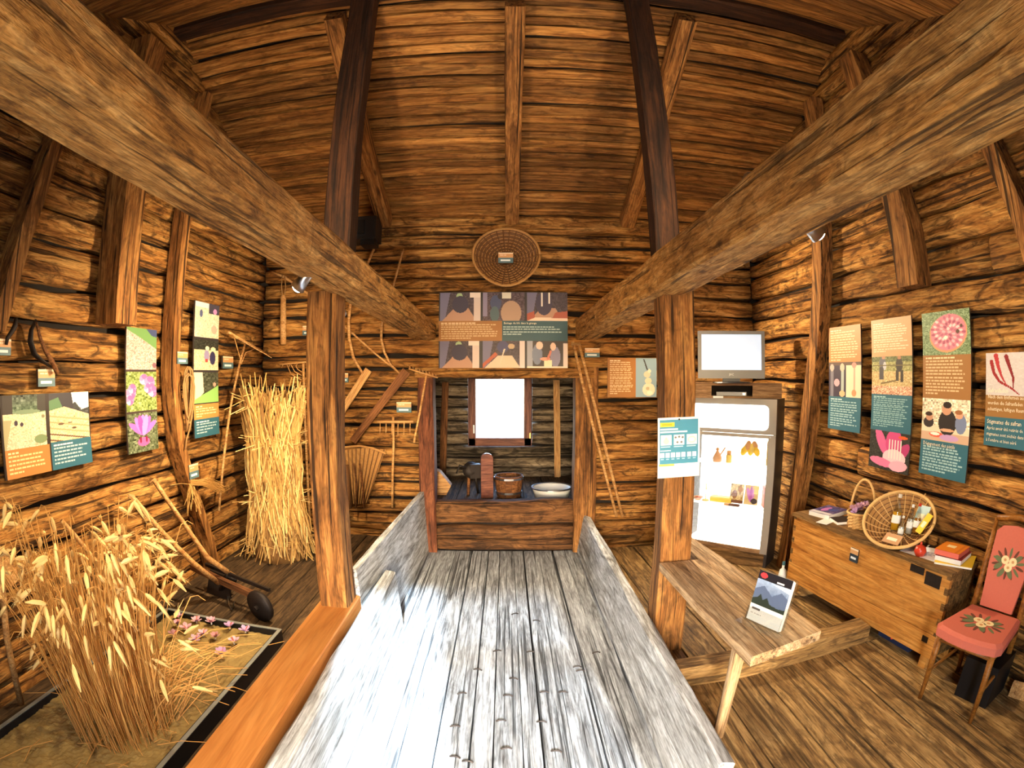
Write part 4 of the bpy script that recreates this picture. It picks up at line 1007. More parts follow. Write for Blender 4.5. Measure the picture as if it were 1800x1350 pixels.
tube_w('pole', PX([(1017, 602), (1036, 675), (1057, 760), (1077, 840), (1094, 908)], y=YB-.12), .017, M_TOOL, r)
tube_w('tie', PX([(1004, 606), (1012, 604), (1021, 606)], y=YB-.13), .012, M_ROPE, r, 5)
# ------------------------------------------------------------------ back room things
BZ = ZF-.005
r = thing('bucket', 'wooden stave bucket in the back room under the window', 'bucket', (.03, 6.3, BZ))
rb, rt, hb = .15, .18, .27
zb = .43
for k in range(14):
    a0, a1 = 2*math.pi*k/14+.01, 2*math.pi*(k+1)/14-.01
    mb = MB()
    for z_, rr in ((0, rb), (hb, rt)):
        for a in (a0, a1): mb.v.append(Vector((rr*math.cos(a), rr*math.sin(a), z_)))
        for a in (a0, a1): mb.v.append(Vector(((rr-.018)*math.cos(a), (rr-.018)*math.sin(a), z_)))
    mb.f += [(0, 1, 5, 4), (2, 6, 7, 3), (0, 4, 6, 2), (1, 3, 7, 5), (4, 5, 7, 6), (0, 2, 3, 1)]
    mb.build('stave', M_TOOLD, r, T(.03, 6.3, BZ))
MB().lathe([(.001, .01), (rb-.015, .01), (rb-.015, .03), (.001, .03)], 14).build('base', M_TOOLD, r, T(.03, 6.3, BZ))
for z_ in (.06, .24):
    rr = rb+(rt-rb)*z_/hb+.004
    MB().lathe([(rr, z_-.012), (rr+.004, z_-.012), (rr+.004, z_+.012), (rr, z_+.012)], 20, close=False).build('hoop', M_STEEL, r, T(.03, 6.3, BZ))
o = thing('sledge_board', 'upright round-topped dark board beside the bucket in the back room', 'board', (-.245, 6.25, BZ))
poly = [(-.075, 0), (.075, 0), (.075, .50)]+[(.075*math.cos(a), .50+.06*math.sin(a)) for a in np.linspace(.3, math.pi-.3, 7)]+[(-.075, .50)]
MB().prism(poly, 0, .06).build('panel', M_WINF, o, T(-.245, 6.25, BZ, .15) @ Matrix.Rotation(math.radians(90), 4, 'X'))
r = thing('iron_press', 'black iron hand machine with crank in the back room', 'machine', (-.5, 6.35, BZ))
tube_w('leg', [Vector((-.48, 6.3, BZ)), Vector((-.47, 6.35, BZ+.3))], .02, M_TOOLD, r)
tube_w('leg', [Vector((-.36, 6.45, BZ)), Vector((-.40, 6.38, BZ+.3))], .02, M_IRON, r)
MB().lathe([(.03, -.05), (.10, -.03), (.11, .02), (.05, .06)], 14).build('drum', M_IRON, r, T(-.45, 6.36, BZ+.32, .4, 1.3), True)
MB().box(-.07, .07, -.05, .05, -.08, .1).build('body', M_IRON, r, T(-.40, 6.36, BZ+.3, .3))
tube_w('crank', [Vector((-.5, 6.28, BZ+.36)), Vector((-.58, 6.26, BZ+.40)), Vector((-.62, 6.24, BZ+.30))], .012, M_IRON, r)
r = thing('tray', 'shallow pale-rimmed tray behind the sill at the right of the back room', 'tray', (.55, 6.1, BZ))
MB().lathe([(.001, .01), (.2, .01), (.235, .14), (.245, .15), (.245, .16), (.225, .15), (.19, .03), (.001, .03)], 24).build('dish', M_WHITE, r, T(.55, 6.1, BZ), True)
MB().lathe([(.235, .15), (.25, .15), (.25, .165), (.235, .165)], 24, close=False).build('rim', M_STEEL, r, T(.55, 6.1, BZ))
r = thing('log_block', 'split wood block leaning at the left of the back room', 'wood', (-.86, 6.4, BZ))
MB().prism([(-.12, 0), (.10, 0), (.16, .12), (.02, .30), (-.10, .34)], -.07, .07).build('split_wood', M_TOOL, r, T(-.86, 6.4, BZ) @ Matrix.Rotation(math.radians(90), 4, 'X'))
tag(timber('batten', P(783, 672, y=YW-.06), P(778, 862, y=YW-.06), .10, .04, M_TOOLD, up=(0, 1, 0), seg=6), 'upright batten left of the window in the back room', 'batten', 'battens on the back room wall')
tag(timber('batten', P(978, 668, y=YW-.06), P(980, 852, y=YW-.06), .09, .04, M_TOOL, up=(0, 1, 0), seg=6), 'upright batten right of the window in the back room', 'batten', 'battens on the back room wall')
# ------------------------------------------------------------------ right side
# poster on the right post
p = Print(72, 112, (236, 236, 232))
p.rect(3, 4, 69, 86, (70, 138, 166)).rect(4, 9, 28, 17, (232, 200, 60)).rect(7, 11, 24, 15, (206, 166, 40)).rect(4, 20, 34, 23, (206, 228, 236)).rect(4, 25, 50, 28, (206, 228, 236))
for k in range(3):
    x0 = 5+k*22; p.rect(x0, 32, x0+18, 51, (232, 236, 228)).rect(x0, 53, x0+16, 55, (160, 200, 214))
p.ell(14, 44, 5, 5, (206, 200, 190)).ell(14, 38, 2, 2, (206, 196, 186))
for x_, y_ in ((30, 37), (36, 36), (42, 37), (33, 46), (40, 46)): p.ell(x_, y_, 1.6, 2.2, (110, 110, 112))
p.ell(58, 42, 7, 6, (214, 206, 190)).ell(58, 42, 5.5, 4.5, (234, 236, 226)); p.rect(4, 60, 22, 62, (190, 216, 226))
for k in range(7): p.rect(4+k*9.2, 65, 11+k*9.2, 74, (226, 234, 236)).rect(5+k*9.2, 76, 10+k*9.2, 78, (150, 192, 210))
p.rect(2, 86, 28, 90, (236, 206, 96)).rect(6, 95, 20, 96, (206, 200, 196)).rect(28, 94, 48, 95, (206, 200, 196))
a = P(1159, 735, y=2.905); b = P(1229, 838, y=2.905); W, H = b.x-a.x, a.z-b.z
M = T(a.x, 2.905, b.z) @ Matrix.Rotation(math.radians(-1.5), 4, 'Y')
r = empty('poster', M); tag(r, 'blue and white notice poster pinned to the right post', 'poster')
MB().box(0, W, .0006, .003, 0, H).build('sheet', M_PAPER, r, M); p.obj(W, H, M, r)
MB().lathe([(.001, -.006), (.006, -.004), (.006, 0), (.001, 0)], 8).build('pin', M_DARKP, r, M @ T(W*.5, -.002, H-.012, rx=math.radians(90)))

# bench plank notched round the post, with one round leg
r = thing('bench', 'rough plank bench fixed to the right post, with one round leg', 'bench', (1.05, 1.94, ZR))
poly = [(1.0, 1.70), (1.42, 1.80), (1.39, 2.4), (1.36, 2.9), (1.31, 3.34), (1.20, 3.30), (1.20, 2.895), (.935, 2.885), (.96, 2.3)]
Mp = T(1.0, 1.7, .80, math.radians(92)); Mi = Mp.inverted()
pl = MB().prism([tuple((Mi @ Vector((x_, y_, .8))).xy) for x_, y_ in poly], 0, .05); pl.build('plank', M_BENCH, r, Mp)
timber('leg', (1.05, 1.95, ZR), (1.05, 1.91, .80), .05, .05, M_BENCH, r, up=(0, 1, 0), seg=6, rough=.006, taper=1.15, rnd=True)
# leaflet holder on the bench
hb = P(1311, 1088, z=.851); hc = P(1364, 1112, z=.851); d_ = (hc-hb); d_.z = 0; wd = d_.length+.01
Mh = T(hb.x, hb.y, .851, math.atan2(d_.y, d_.x)) @ Matrix.Rotation(math.radians(-14), 4, 'X')
r = empty('leaflet_holder', Mh); tag(r, 'clear acrylic leaflet holder with mountain brochures on the bench', 'leaflet holder')
MB().box(-.006, wd+.006, .034, .037, 0, .25).build('back_sheet', M_ACRYL, r, Mh); MB().box(-.006, wd+.006, -.006, -.003, 0, .07).build('front_sheet', M_ACRYL, r, Mh)
MB().box(-.03, wd+.03, -.05, .09, -.004, .0).build('foot', M_ACRYL, r, Mh @ Matrix.Rotation(math.radians(14), 4, 'X'))
for sx_ in (-.006, wd+.003): MB().box(sx_, sx_+.003, -.006, .037, 0, .12).build('side_sheet', M_ACRYL, r, Mh)
r = empty('leaflet_stack', Mh); tag(r, 'stack of brochures with a mountain photograph in the acrylic holder', 'brochures')
lf = Print(56, 96, (226, 226, 222)); lf.rect(0, 0, 56, 16, (30, 28, 34)).grad(0, 16, 56, 64, (150, 168, 196), (70, 86, 116)).noise(0, 16, 56, 64, 6, 4)
lf.poly([(0, 36), (14, 26), (30, 40), (44, 28), (56, 36), (56, 64), (0, 64)], (84, 98, 126)).poly([(0, 64), (0, 54), (8, 50), (12, 42), (17, 52), (24, 46), (30, 56), (44, 58), (56, 56), (56, 64)], (40, 50, 42)).poly([(26, 18), (56, 16), (56, 26), (40, 22)], (196, 206, 220))
lf.ell(9, 8, 6, 5, (206, 60, 66)).rect(32, 11, 44, 14, (226, 226, 226)).rect(4, 70, 18, 74, (80, 80, 84)).lines(4, 80, 36, 84, (150, 150, 150), 1, False)
lf.obj(wd, .245, Mh @ T(0, .0, .006), r)
for k in range(3): MB().box(0, wd, .001+k*.009, .008+k*.009, .006, .25-.004*k).build('leaflet', M_PAPER, r, Mh)

# display fridge with glowing header and interior
cr = Vector((2.55, 4.36, zr(4.6))); ang = math.radians(-43.8); FW, FD, FH = .95, .36, 1.77-zr(4.6)
Mf = T(cr.x, cr.y, cr.z, ang) @ T(-FW/2, FD/2, 0)
M_FRS = plain('fridge_dark_side', lin(52, 46, 42), .45); M_FRG = plain('fridge_grey_front', lin(150, 142, 132), .4)
M_GLOW = plain('header_glow', lin(255, 255, 255), .5, emit=(.93, .98, 1, 1), es=5.0)
M_INNER = plain('fridge_inner_light', lin(250, 250, 244), .5, emit=(1, .98, .92, 1), es=3.2)
r = empty('display_fridge', Mf); tag(r, 'glass-fronted display fridge glowing white, below the television', 'fridge')
def fb(nm, x0, x1, y0, y1, z0, z1, mat, par=None): return MB().box(x0, x1, y0, y1, z0, z1).build(nm, mat, par or r, Mf)
hw, hd = FW/2, FD/2
fb('side_panel', hw-.03, hw, -hd+.02, hd, .0, FH, M_FRS); fb('side_panel', -hw, -hw+.03, -hd+.02, hd, 0, FH, M_FRS)
fb('back_panel', -hw+.03, hw-.03, hd-.02, hd, .16, FH-.03, M_INNER); fb('top', -hw+.03, hw-.03, -hd+.02, hd, FH-.03, FH, M_FRS)
fb('plinth', -hw+.03, hw-.03, -hd+.04, hd-.02, 0, .16, M_CHESTD)
hdr = fb('header', -hw, hw, -hd, -hd+.06, FH-.34, FH, M_FRG)
hp_ = []
for cx_, cz_, a0 in ((hw-.13, FH-.11, 0), (-hw+.09, FH-.11, 1), (-hw+.09, FH-.25, 2), (hw-.13, FH-.25, 3)):
    for k in range(5):
        a = (a0+k/4)*math.pi/2; hp_.append((cx_+.05*math.cos(a), cz_+.05*math.sin(a)))
MB().prism(hp_, 0, .006).build('header_light', M_GLOW, hdr, Mf @ T(0, -hd-.0, 0, rx=math.radians(90)))
door = MB().box(hw-.075, hw, -hd-.005, -hd+.02, .16, FH-.345).box(-hw, -hw+.05, -hd-.005, -hd+.02, .16, FH-.345).box(-hw+.05, hw-.075, -hd-.005, -hd+.02, FH-.375, FH-.345).build('door', M_FRG, r, Mf)
fb('door_rail', -hw+.05, hw-.075, -hd-.005, -hd+.02, .16, .20, M_SHELF, door)
fb('door_glass', -hw+.05, hw-.075, -hd+.004, -hd+.008, .20, FH-.375, M_GLASS, door)
fb('inner_floor', -hw+.03, hw-.03, -hd+.05, hd-.02, .16, .19, M_INNER)
fb('lock', hw-.06, hw-.045, -hd-.012, -hd-.004, FH-.37, FH-.355, M_STEEL, door)
S1, S2 = 1.03-.0, .60
M_SHG = plain('shelf_glass_glow', lin(226, 236, 232), .2, emit=(1, 1, .95, 1), es=.8)  # shelves given a faint glow of their own, though no lamp
fb('shelf', -hw+.04, hw-.04, -hd+.06, hd-.03, S1-.008, S1, M_SHG); fb('shelf', -hw+.04, hw-.04, -hd+.05, hd-.03, S2-.008, S2, M_SHG)
def inside(name, label, cat, x0, z0, mk):
    M = Mf @ T(x0, -.02, z0); o = empty(name, M); tag(o, label, cat, 'goods in the display fridge'); mk(o, M); return o
M_OR = plain('orange_cover', lin(214, 92, 40), .5); M_YE = plain('yellow_card', lin(238, 196, 52), .5); M_TAN = plain('tan_clay', lin(206, 150, 96), .6); M_DK = plain('dark_choc', lin(96, 56, 36), .5); M_GOLD = plain('pale_gold', lin(222, 190, 96), .5)
def m_fig(o, M):
    MB().lathe([(.001, 0), (.045, 0), (.05, .04), (.03, .08), (.012, .11), (.02, .13), (.001, .15)], 12).build('figure_body', M_TAN, o, M, True); MB().tube([(.03, 0, .07), (.06, 0, .11), (.085, 0, .15)], .008, 5).build('arm', M_TAN, o, M)
def m_jar(o, M):
    MB().lathe([(.001, 0), (.03, 0), (.032, .07), (.02, .085), (.001, .085)], 12).build('jar', M_GOLD, o, M, True); MB().lathe([(.001, .085), (.024, .085), (.024, .12), (.001, .12)], 12).build('lid', M_TAN, o, M)
def m_bunch(o, M):
    for k in range(7): MB().lathe([(.001, 0), (.025, .02), (.035, .06), (.02, .10), (.001, .11)], 8).build('bundle', (M_YE, M_GOLD, M_TAN)[k % 3], o, M @ T(-.09+.03*k, .01*(k % 2), .02+.025*(k % 3), 0, 0, .4-.13*k), True)
def m_box(w_, d_, h_, mat, tilt=0):
    def f(o, M):
        MM = M @ Matrix.Rotation(tilt, 4, 'X'); MB().box(-w_/2, w_/2, 0, d_, 0, h_).build('box_body', mat, o, MM); MB().box(-w_/2-.002, w_/2+.002, -.002, d_+.002, h_*.78, h_*.8).build('band', M_CREAM, o, MM)
    return f
def m_card(kind):
    def f(o, M):
        MM = M @ Matrix.Rotation(math.radians(-12), 4, 'X'); q = Print(30, 36, (222, 190, 130))
        if kind == 0: q.noise(0, 0, 30, 36, 30, 4).ell(10, 20, 6, 8, (150, 96, 50)).ell(22, 10, 5, 6, (190, 130, 60)).rect(0, 30, 30, 36, (120, 70, 40))
        else: q.ell(10, 18, 4, 14, (206, 120, 190), -.4).ell(18, 18, 4, 14, (216, 140, 200), .3).ell(14, 16, 3, 14, (190, 96, 176)).ell(22, 29, 7, 5, (60, 44, 40)).rect(20, 0, 30, 16, (230, 210, 110))
        q.obj(.15, .20, MM, o); MB().box(0, .15, .001, .008, 0, .20).build('card', M_PAPER, o, MM)
    return f
def m_dish(o, M): MB().lathe([(.001, 0), (.03, 0), (.06, .03), (.055, .03), (.001, .008)], 14).build('bowl', M_TAN, o, M, True); MB().lathe([(.001, .012), (.04, .022), (.001, .035)], 10).build('spice', M_OR, o, M, True)
def m_stand(o, M): MB().tube([(0, 0, 0), (0, 0, .22)], .005, 5).build('rod', M_GOLD, o, M); MB().tube([(-.04, 0, .13), (.04, 0, .13)], .004, 5).build('cross_bar', M_GOLD, o, M); MB().lathe([(.001, 0), (.04, 0), (.03, .012), (.001, .014)], 12).build('foot', M_GOLD, o, M)
def m_book(o, M): MB().box(-.02, .02, -.02, .10, 0, .21).build('cover', M_OR, o, M @ T(0, 0, 0, .5)); MB().box(-.017, .017, -.022, .10, .005, .205).build('pages', M_PAPER, o, M @ T(0, 0, 0, .5))
inside('figurine', 'small brown figurine on the upper fridge shelf, leftmost', 'figurine', -.19, S1, m_fig)
inside('jar', 'little spice jar next to the figurine on the upper fridge shelf', 'jar', -.06, S1, m_jar)
inside('dried_bunch', 'yellow dried bundle in the middle of the upper fridge shelf', 'bundle', .17, S1+.06, m_bunch)
inside('packet', 'yellow packet at the right end of the upper fridge shelf', 'packet', .37, S1, m_box(.05, .03, .24, M_YE, -.1))
inside('dish', 'small dish of orange spice on the lower fridge shelf', 'dish', -.39, S2, m_dish)
inside('stand', 'thin brass stand with cross bar on the lower fridge shelf', 'stand', -.30, S2, m_stand)
inside('flat_box', 'long yellow box lying on the lower fridge shelf', 'box', -.13, S2, m_box(.24, .10, .05, M_YE))
inside('photo_card', 'brown photo card standing on the lower fridge shelf', 'card', -.03, S2+.01, m_card(0))
inside('photo_card', 'photo card with a lilac crocus on the lower fridge shelf', 'card', .13, S2+.01, m_card(1))
inside('book', 'orange book upright at the right end of the lower fridge shelf', 'book', .37, S2, m_book)
inside('chocolate_bar', 'dark flat bar in front on the lower fridge shelf', 'bar', .03, S2, lambda o, M: (MB().box(-.08, .08, -.10, -.06, 0, .018).build('bar', M_DK, o, M), MB().box(-.08, -.03, -.101, -.059, 0, .019).build('wrapper', M_TAN, o, M)))
# shelf box with player, television
Ms = T(2.30, 4.85, cr.z+FH, math.radians(-25)); r = empty('shelf_box', Ms); tag(r, 'low wooden box shelf on top of the display fridge', 'shelf')
def sb_(nm, *bx_, mat=M_SHELF, par=None, M=Ms): return MB().box(*bx_).build(nm, mat, par or r, M)
sb_('top_board', -.5, .5, -.15, .15, .125, .15); sb_('bottom_board', -.5, .5, -.15, .15, 0, .02); sb_('front_block', -.5, -.22, -.15, -.12, .02, .125); sb_('front_block', .20, .5, -.15, -.12, .02, .125)
sb_('side_board', -.5, -.48, -.12, .15, .02, .125); sb_('side_board', .48, .5, -.12, .15, .02, .125); sb_('back_board', -.48, .48, .13, .15, .02, .125, mat=M_DARKGAP)
MB().lathe([(.001, 0), (.015, 0), (.015, .02), (.001, .02)], 10).build('knob', M_STEEL, r, Ms @ T(-.47, -.15, .05, rx=math.radians(90)))
r2 = empty('player', Ms @ T(0, 0, .02)); tag(r2, 'slim dark disc player inside the box shelf', 'player')
sb_('case', -.17, .14, -.12, .10, .022, .062, mat=M_DARKP, par=r2); sb_('front', -.17, .14, -.125, -.12, .024, .060, mat=M_GREYP, par=r2); sb_('button', .10, .125, -.13, -.125, .034, .050, mat=M_STEEL, par=r2)
r3 = empty('remote_control', Ms @ T(-.15, -.2, 0)); tag(r3, 'white remote control lying before the box shelf', 'remote')
MB().box(-.05, .05, -.015, .015, .002, .022).build('case', M_WHITE, r3, Ms @ T(-.15, -.175, 0, .1)); MB().box(-.02, .02, -.008, .008, .022, .025).build('keys', M_GREYP, r3, Ms @ T(-.15, -.175, 0, .1))
Mt = T(2.25, 4.78, cr.z+FH+.15, math.radians(-18)); r = empty('television', Mt); tag(r, 'flat grey television with glowing blank screen on the right', 'television')
def tv(nm, *bx_, mat=M_GREYP, par=None): return MB().box(*bx_).build(nm, mat, par or r, Mt)
tw, th0, th1 = .345, .045, .52
cas = tv('casing', -tw, tw, -.015, .05, th0, th1, mat=M_DARKP); tv('bezel', -tw, tw, -.03, -.015, th0, th0+.085); tv('bezel', -tw, tw, -.03, -.015, th1-.035, th1); tv('bezel', -tw, -tw+.035, -.03, -.015, th0+.085, th1-.035); tv('bezel', tw-.035, tw, -.03, -.015, th0+.085, th1-.035)
tv('screen', -tw+.035, tw-.035, -.02, -.014, th0+.085, th1-.035, par=cas, mat=plain('screen_glow', lin(200, 220, 255), .3, emit=(.66, .83, 1, 1), es=.55))
tv('neck', -.09, .09, 0, .04, .015, th0+.02, mat=M_DARKP); MB().lathe([(.001, 0), (.2, 0), (.19, .012), (.001, .018)], 20).build('foot', M_DARKP, r, Mt)
lettering('JVC', .030, M_WHITE, Mt @ T(-.028, -.0315, th0+.03), cas, 'logo')

# ------------------------------------------------------------------ chest and what lies on it
A_, B_ = Vector((2.36, 3.62, 0)), Vector((2.55, 1.98, 0)); dd = (B_-A_); CL = dd.length; ca = math.atan2(dd.y, dd.x); CD = .31
Mc = T((A_.x+B_.x)/2, (A_.y+B_.y)/2, zr(2.8), ca) @ T(0, CD/2, 0); cz0, cz1 = .11, .85-zr(2.8)
r = empty('chest', Mc); tag(r, 'long orange pine chest with dovetailed corners on the right', 'chest')
def ch(nm, *bx_, mat=M_CHEST, par=None): return MB().box(*bx_).build(nm, mat, par or r, Mc)
h_ = CL/2
fbd = ch('front_board', -h_, h_, -CD/2, -CD/2+.03, cz0+.16, cz1); ch('front_board', -h_, h_, -CD/2-.004, -CD/2+.03, cz0, cz0+.155)
ch('back_board', -h_, h_, CD/2-.03, CD/2, cz0, cz1, mat=M_CHESTD); ch('side_board', h_-.03, h_, -CD/2+.03, CD/2-.03, cz0, cz1, mat=M_CHESTD); ch('side_board', -h_, -h_+.03, -CD/2+.03, CD/2-.03, cz0, cz1, mat=M_CHESTD)
ch('bottom', -h_+.03, h_-.03, -CD/2+.03, CD/2-.03, cz0, cz0+.02, mat=M_CHESTD)
lid = MB()
ln_ = 28
poly = [(-h_-.015+(2*h_+.03)*i/ln_, -CD/2-.015+noise.noise(Vector((i*.9, 3, 1)))*.010) for i in range(ln_+1)]+[(h_+.015, CD/2), (-h_-.015, CD/2)]
lid.prism(poly, cz1, cz1+.028); lid.build('lid', M_CHESTD, r, Mc)
for k in range(6):
    z_ = cz0+.03+k*.10
    ch('dovetail', h_-.028, h_+.002, -CD/2-.003, -CD/2+.0305, z_, z_+.045, mat=M_CHESTD, par=fbd); ch('dovetail', -h_-.002, -h_+.028, -CD/2-.003, -CD/2+.0305, z_, z_+.045, mat=M_CHESTD, par=fbd)
for x_ in (-h_+.06, h_-.07):
    for y_ in (-CD/2+.05, CD/2-.05): MB().box(x_-.03, x_+.03, y_-.03, y_+.03, 0, cz0).build('leg', M_CHEST, r, Mc)
ch('iron_strap', h_-.34, h_-.22, -CD/2-.006, -CD/2, cz1-.055, cz1-.01, mat=M_IRON, par=fbd); ch('iron_strap', h_-.20, h_-.07, -CD/2-.007, -CD/2, cz1-.10, cz1-.02, mat=M_IRON, par=fbd)
ch('iron_strap', h_-.11, h_-.06, -CD/2-.007, -CD/2-.004, cz0+.09, cz0+.13, mat=M_IRON, par=fbd)
# label plate on the chest front
M = Mc @ T(-.10, -CD/2-.012, cz1-.16); q = Print(26, 24, (206, 158, 108)); q.rect(0, 0, 26, 3, (236, 214, 184)).rect(0, 10, 26, 24, (44, 58, 72)).rect(4, 15, 21, 19, (216, 226, 232))
o = empty('label_plate', M); tag(o, 'label plate fixed to the front of the pine chest', 'label', 'small name plates'); MB().box(0, .085, .001, .012, 0, .10).build('plate_board', M_PB, o, M); q.obj(.085, .10, M, o)
CT = zr(2.8)+cz1+.028
# magazines
def booklet(name, label, cat, px, py, w_, d_, t_, rz, mats, z=CT, img=None, z_extra=0, pos=None):
    p_ = Vector(pos) if pos else P(px, py, z=z); M = T(p_.x, p_.y, z+.001, rz); o = empty(name, M); tag(o, label, cat, 'papers and books on the chest')
    MB().box(-w_/2, w_/2, -d_/2, d_/2, 0, t_).build('pages', mats[0], o, M); MB().box(-w_/2-.002, w_/2+.002, -d_/2-.002, d_/2+.002, t_, t_+.0015).build('cover', mats[1], o, M)
    if img: img.obj(w_, d_, M @ T(-w_/2, -d_/2, t_+.002, rx=math.radians(-90)), o)
    return p_
M_VIO = plain('violet_cover', lin(96, 84, 130), .35)
im = Print(40, 30, (84, 74, 120)); im.noise(0, 0, 40, 30, 16, 3).ell(14, 14, 6, 8, (190, 120, 190)).ell(26, 12, 9, 5, (70, 80, 140)).rect(0, 24, 40, 30, (210, 206, 214))
booklet('magazine', 'violet crocus magazine at the left end of the chest', 'magazine', 1440, 893, .21, .28, .035, ca+.2, (M_PAPER, M_VIO), img=im, pos=(2.60, 3.46, 0))
booklet('magazine', 'dark violet magazine partly behind the handled basket', 'magazine', 1463, 896, .15, .21, .02, ca-.3, (M_PAPER, M_DARKP), pos=(2.60, 3.22, 0))
booklet('leaflet', 'white card lying at the front left of the chest', 'card', 1449, 906, .10, .15, .002, ca+.3, (M_PAPER, M_WHITE), pos=(2.45, 3.28, 0))
booklet('paper_sheet', 'white printed sheet under the red sweet on the chest', 'paper', 1640, 970, .30, .21, .001, ca+.1, (M_PAPER, M_WHITE), img=Print(40, 28, (236, 232, 236)).lines(4, 5, 36, 24, (150, 150, 190), 6), pos=(2.66, 2.34, 0))
q_ = Vector((2.73, 2.11, 0))
booklet('folder', 'yellow folder at the bottom of the book pile on the chest', 'folder', 0, 0, .26, .24, .012, ca+.45, (M_PAPER, M_YE), pos=q_)
booklet('book', 'dark red book in the middle of the pile beside the chair', 'book', 0, 0, .19, .22, .03, ca+.25, (M_PAPER, plain('dark_red_cover', lin(130, 40, 36), .4)), z=CT+.016, pos=q_+Vector((-.01, .02, 0)))
im = Print(40, 40, (226, 132, 40)); im.rect(10, 12, 24, 22, (244, 220, 170)).rect(32, 0, 36, 40, (206, 110, 40))
booklet('book', 'orange book on top of the pile beside the chair', 'book', 0, 0, .18, .20, .032, ca+.2, (plain('salmon_pages', lin(226, 110, 92), .5), M_OR), z=CT+.050, img=im, pos=q_+Vector((-.02, .03, 0)))
M_RED = plain('red_glaze', lin(196, 58, 34), .3)
r = thing('tomato_pot', 'small red round pot on the white sheet', 'pot', (2.58, 2.32, CT)); MB().lathe([(.001, 0), (.03, 0), (.045, .03), (.035, .06), (.012, .07), (.001, .075)], 16).build('body', M_RED, r, T(2.58, 2.32, CT+.002), True); MB().lathe([(.001, .07), (.01, .075), (.006, .09), (.001, .092)], 8).build('knob', M_RED, r, T(2.58, 2.32, CT+.002), True)
r = thing('card_reader', 'small black and white gadget behind the red pot', 'gadget', (2.70, 2.36, CT)); MB().box(-.03, .03, -.05, .05, 0, .03).build('case', M_WHITE, r, T(2.73, 2.33, CT+.002, .5)); MB().box(-.022, .022, -.03, .035, .03, .033).build('display', M_BLACK, r, T(2.73, 2.33, CT+.002, .5))
# handled basket with crocus blossoms
hp = Vector((2.64, 3.06, CT)); r = thing('handled_basket', 'small pale wicker basket with tall arched handle', 'basket', hp)
mb = MB(); segs = 40
for i, (rr, z_) in enumerate([(.11+.003*(k % 2), k*.012) for k in range(10)]):
    for k in range(segs):
        a = 2*math.pi*k/segs; q = rr+.012*i/9+.004*(1 if (k//2+i) % 2 else -1); mb.v.append(Vector((q*math.cos(a), q*math.sin(a)*.9, z_)))
for i in range(9):
    for k in range(segs): a, b = i*segs+k, i*segs+(k+1) % segs; mb.f.append((a, b, b+segs, a+segs))
mb.f.append(tuple(range(segs-1, -1, -1))); mb.build('woven_wall', M_WICKP, r, Matrix.Translation(hp))
MB().lathe([(.001, .085), (.115, .085), (.115, .09), (.001, .09)], 20).build('cloth_lining', plain('grey_cloth', lin(120, 112, 104), .9), r, Matrix.Translation(hp))
hd_ = Vector((.25, -.97, 0))
MB().tube([hp+hd_*.122*math.cos(a)+Vector((0, 0, .09+.27*math.sin(a))) for a in np.linspace(0, math.pi, 15)], .010, 7).world('handle', M_WICKP, r, True)
MB().tube([hp+Vector((.125*math.cos(a), .113*math.sin(a), .112)) for a in np.linspace(0, 2*math.pi, 25)], .010, 6).world('rim', M_WICKP, r, True)
random.seed(8)
cb = thing('crocus_posy', 'posy of lilac crocus blossoms in the handled basket', 'flowers', hp+Vector((0, 0, .092)))
for k in range(14):
    a, rr = random.uniform(0, 6.28), .085*math.sqrt(random.random()); c = hp+Vector((rr*math.cos(a), rr*math.sin(a), .10+random.uniform(0, .055)))
    MM = T(c.x, c.y, c.z, random.uniform(0, 6), random.uniform(-.6, .6), random.uniform(-.6, .6)); mb = MB()
    for j in range(6): petal(mb, j*1.047, .055, .028, .75 if j % 2 else .45)
    mb.build('blossom', M_PET[k % 2], cb, MM, True)
# winnowing basket with bottles
wc = Vector((2.615, 2.61, CT+.172)); nrm_ = Vector((-.56, -.28, .80)).normalized()
Mw = wc.to_track_quat('Z', 'Y').to_matrix().to_4x4() if False else Matrix.Translation(wc) @ nrm_.to_track_quat('Z', 'Y').to_matrix().to_4x4()
r = empty('wicker_basket', Matrix.Translation(wc)); tag(r, 'big shallow wicker basket tilted against the wall, holding bottles', 'basket')
fr_ = lambda a: .255*(1+.05*math.cos(2*a))
o, rim = wicker_bowl(fr_, .13, 14, 48, Mw, M_WICK, r, bump=.004)
for k in range(22):
    a = 2*math.pi*k/22
    MB().tube([Mw @ Vector((fr_(a)*s_*math.cos(a), fr_(a)*s_*math.sin(a), -.13*(1-s_**2.4)+.006)) for s_ in (.08, .35, .6, .85, 1)], .004, 4).world('rib', M_WICKP, r)
MB().tube(rim, .012, 7).world('rim', M_WICKP, r, True)
def bowl_pt(u, v, lift=.0):
    s_ = math.hypot(u, v)/.255; return Mw @ Vector((u, v, -.13*(1-max(s_, .03)**2.4)+.012+lift))
M_OIL = plain('yellow_liqueur', lin(226, 168, 30), .2, vary=.2); M_OIL2 = plain('amber_oil', lin(170, 110, 30), .2); M_CLR = plain('frosted_glass', lin(206, 200, 190), .2)
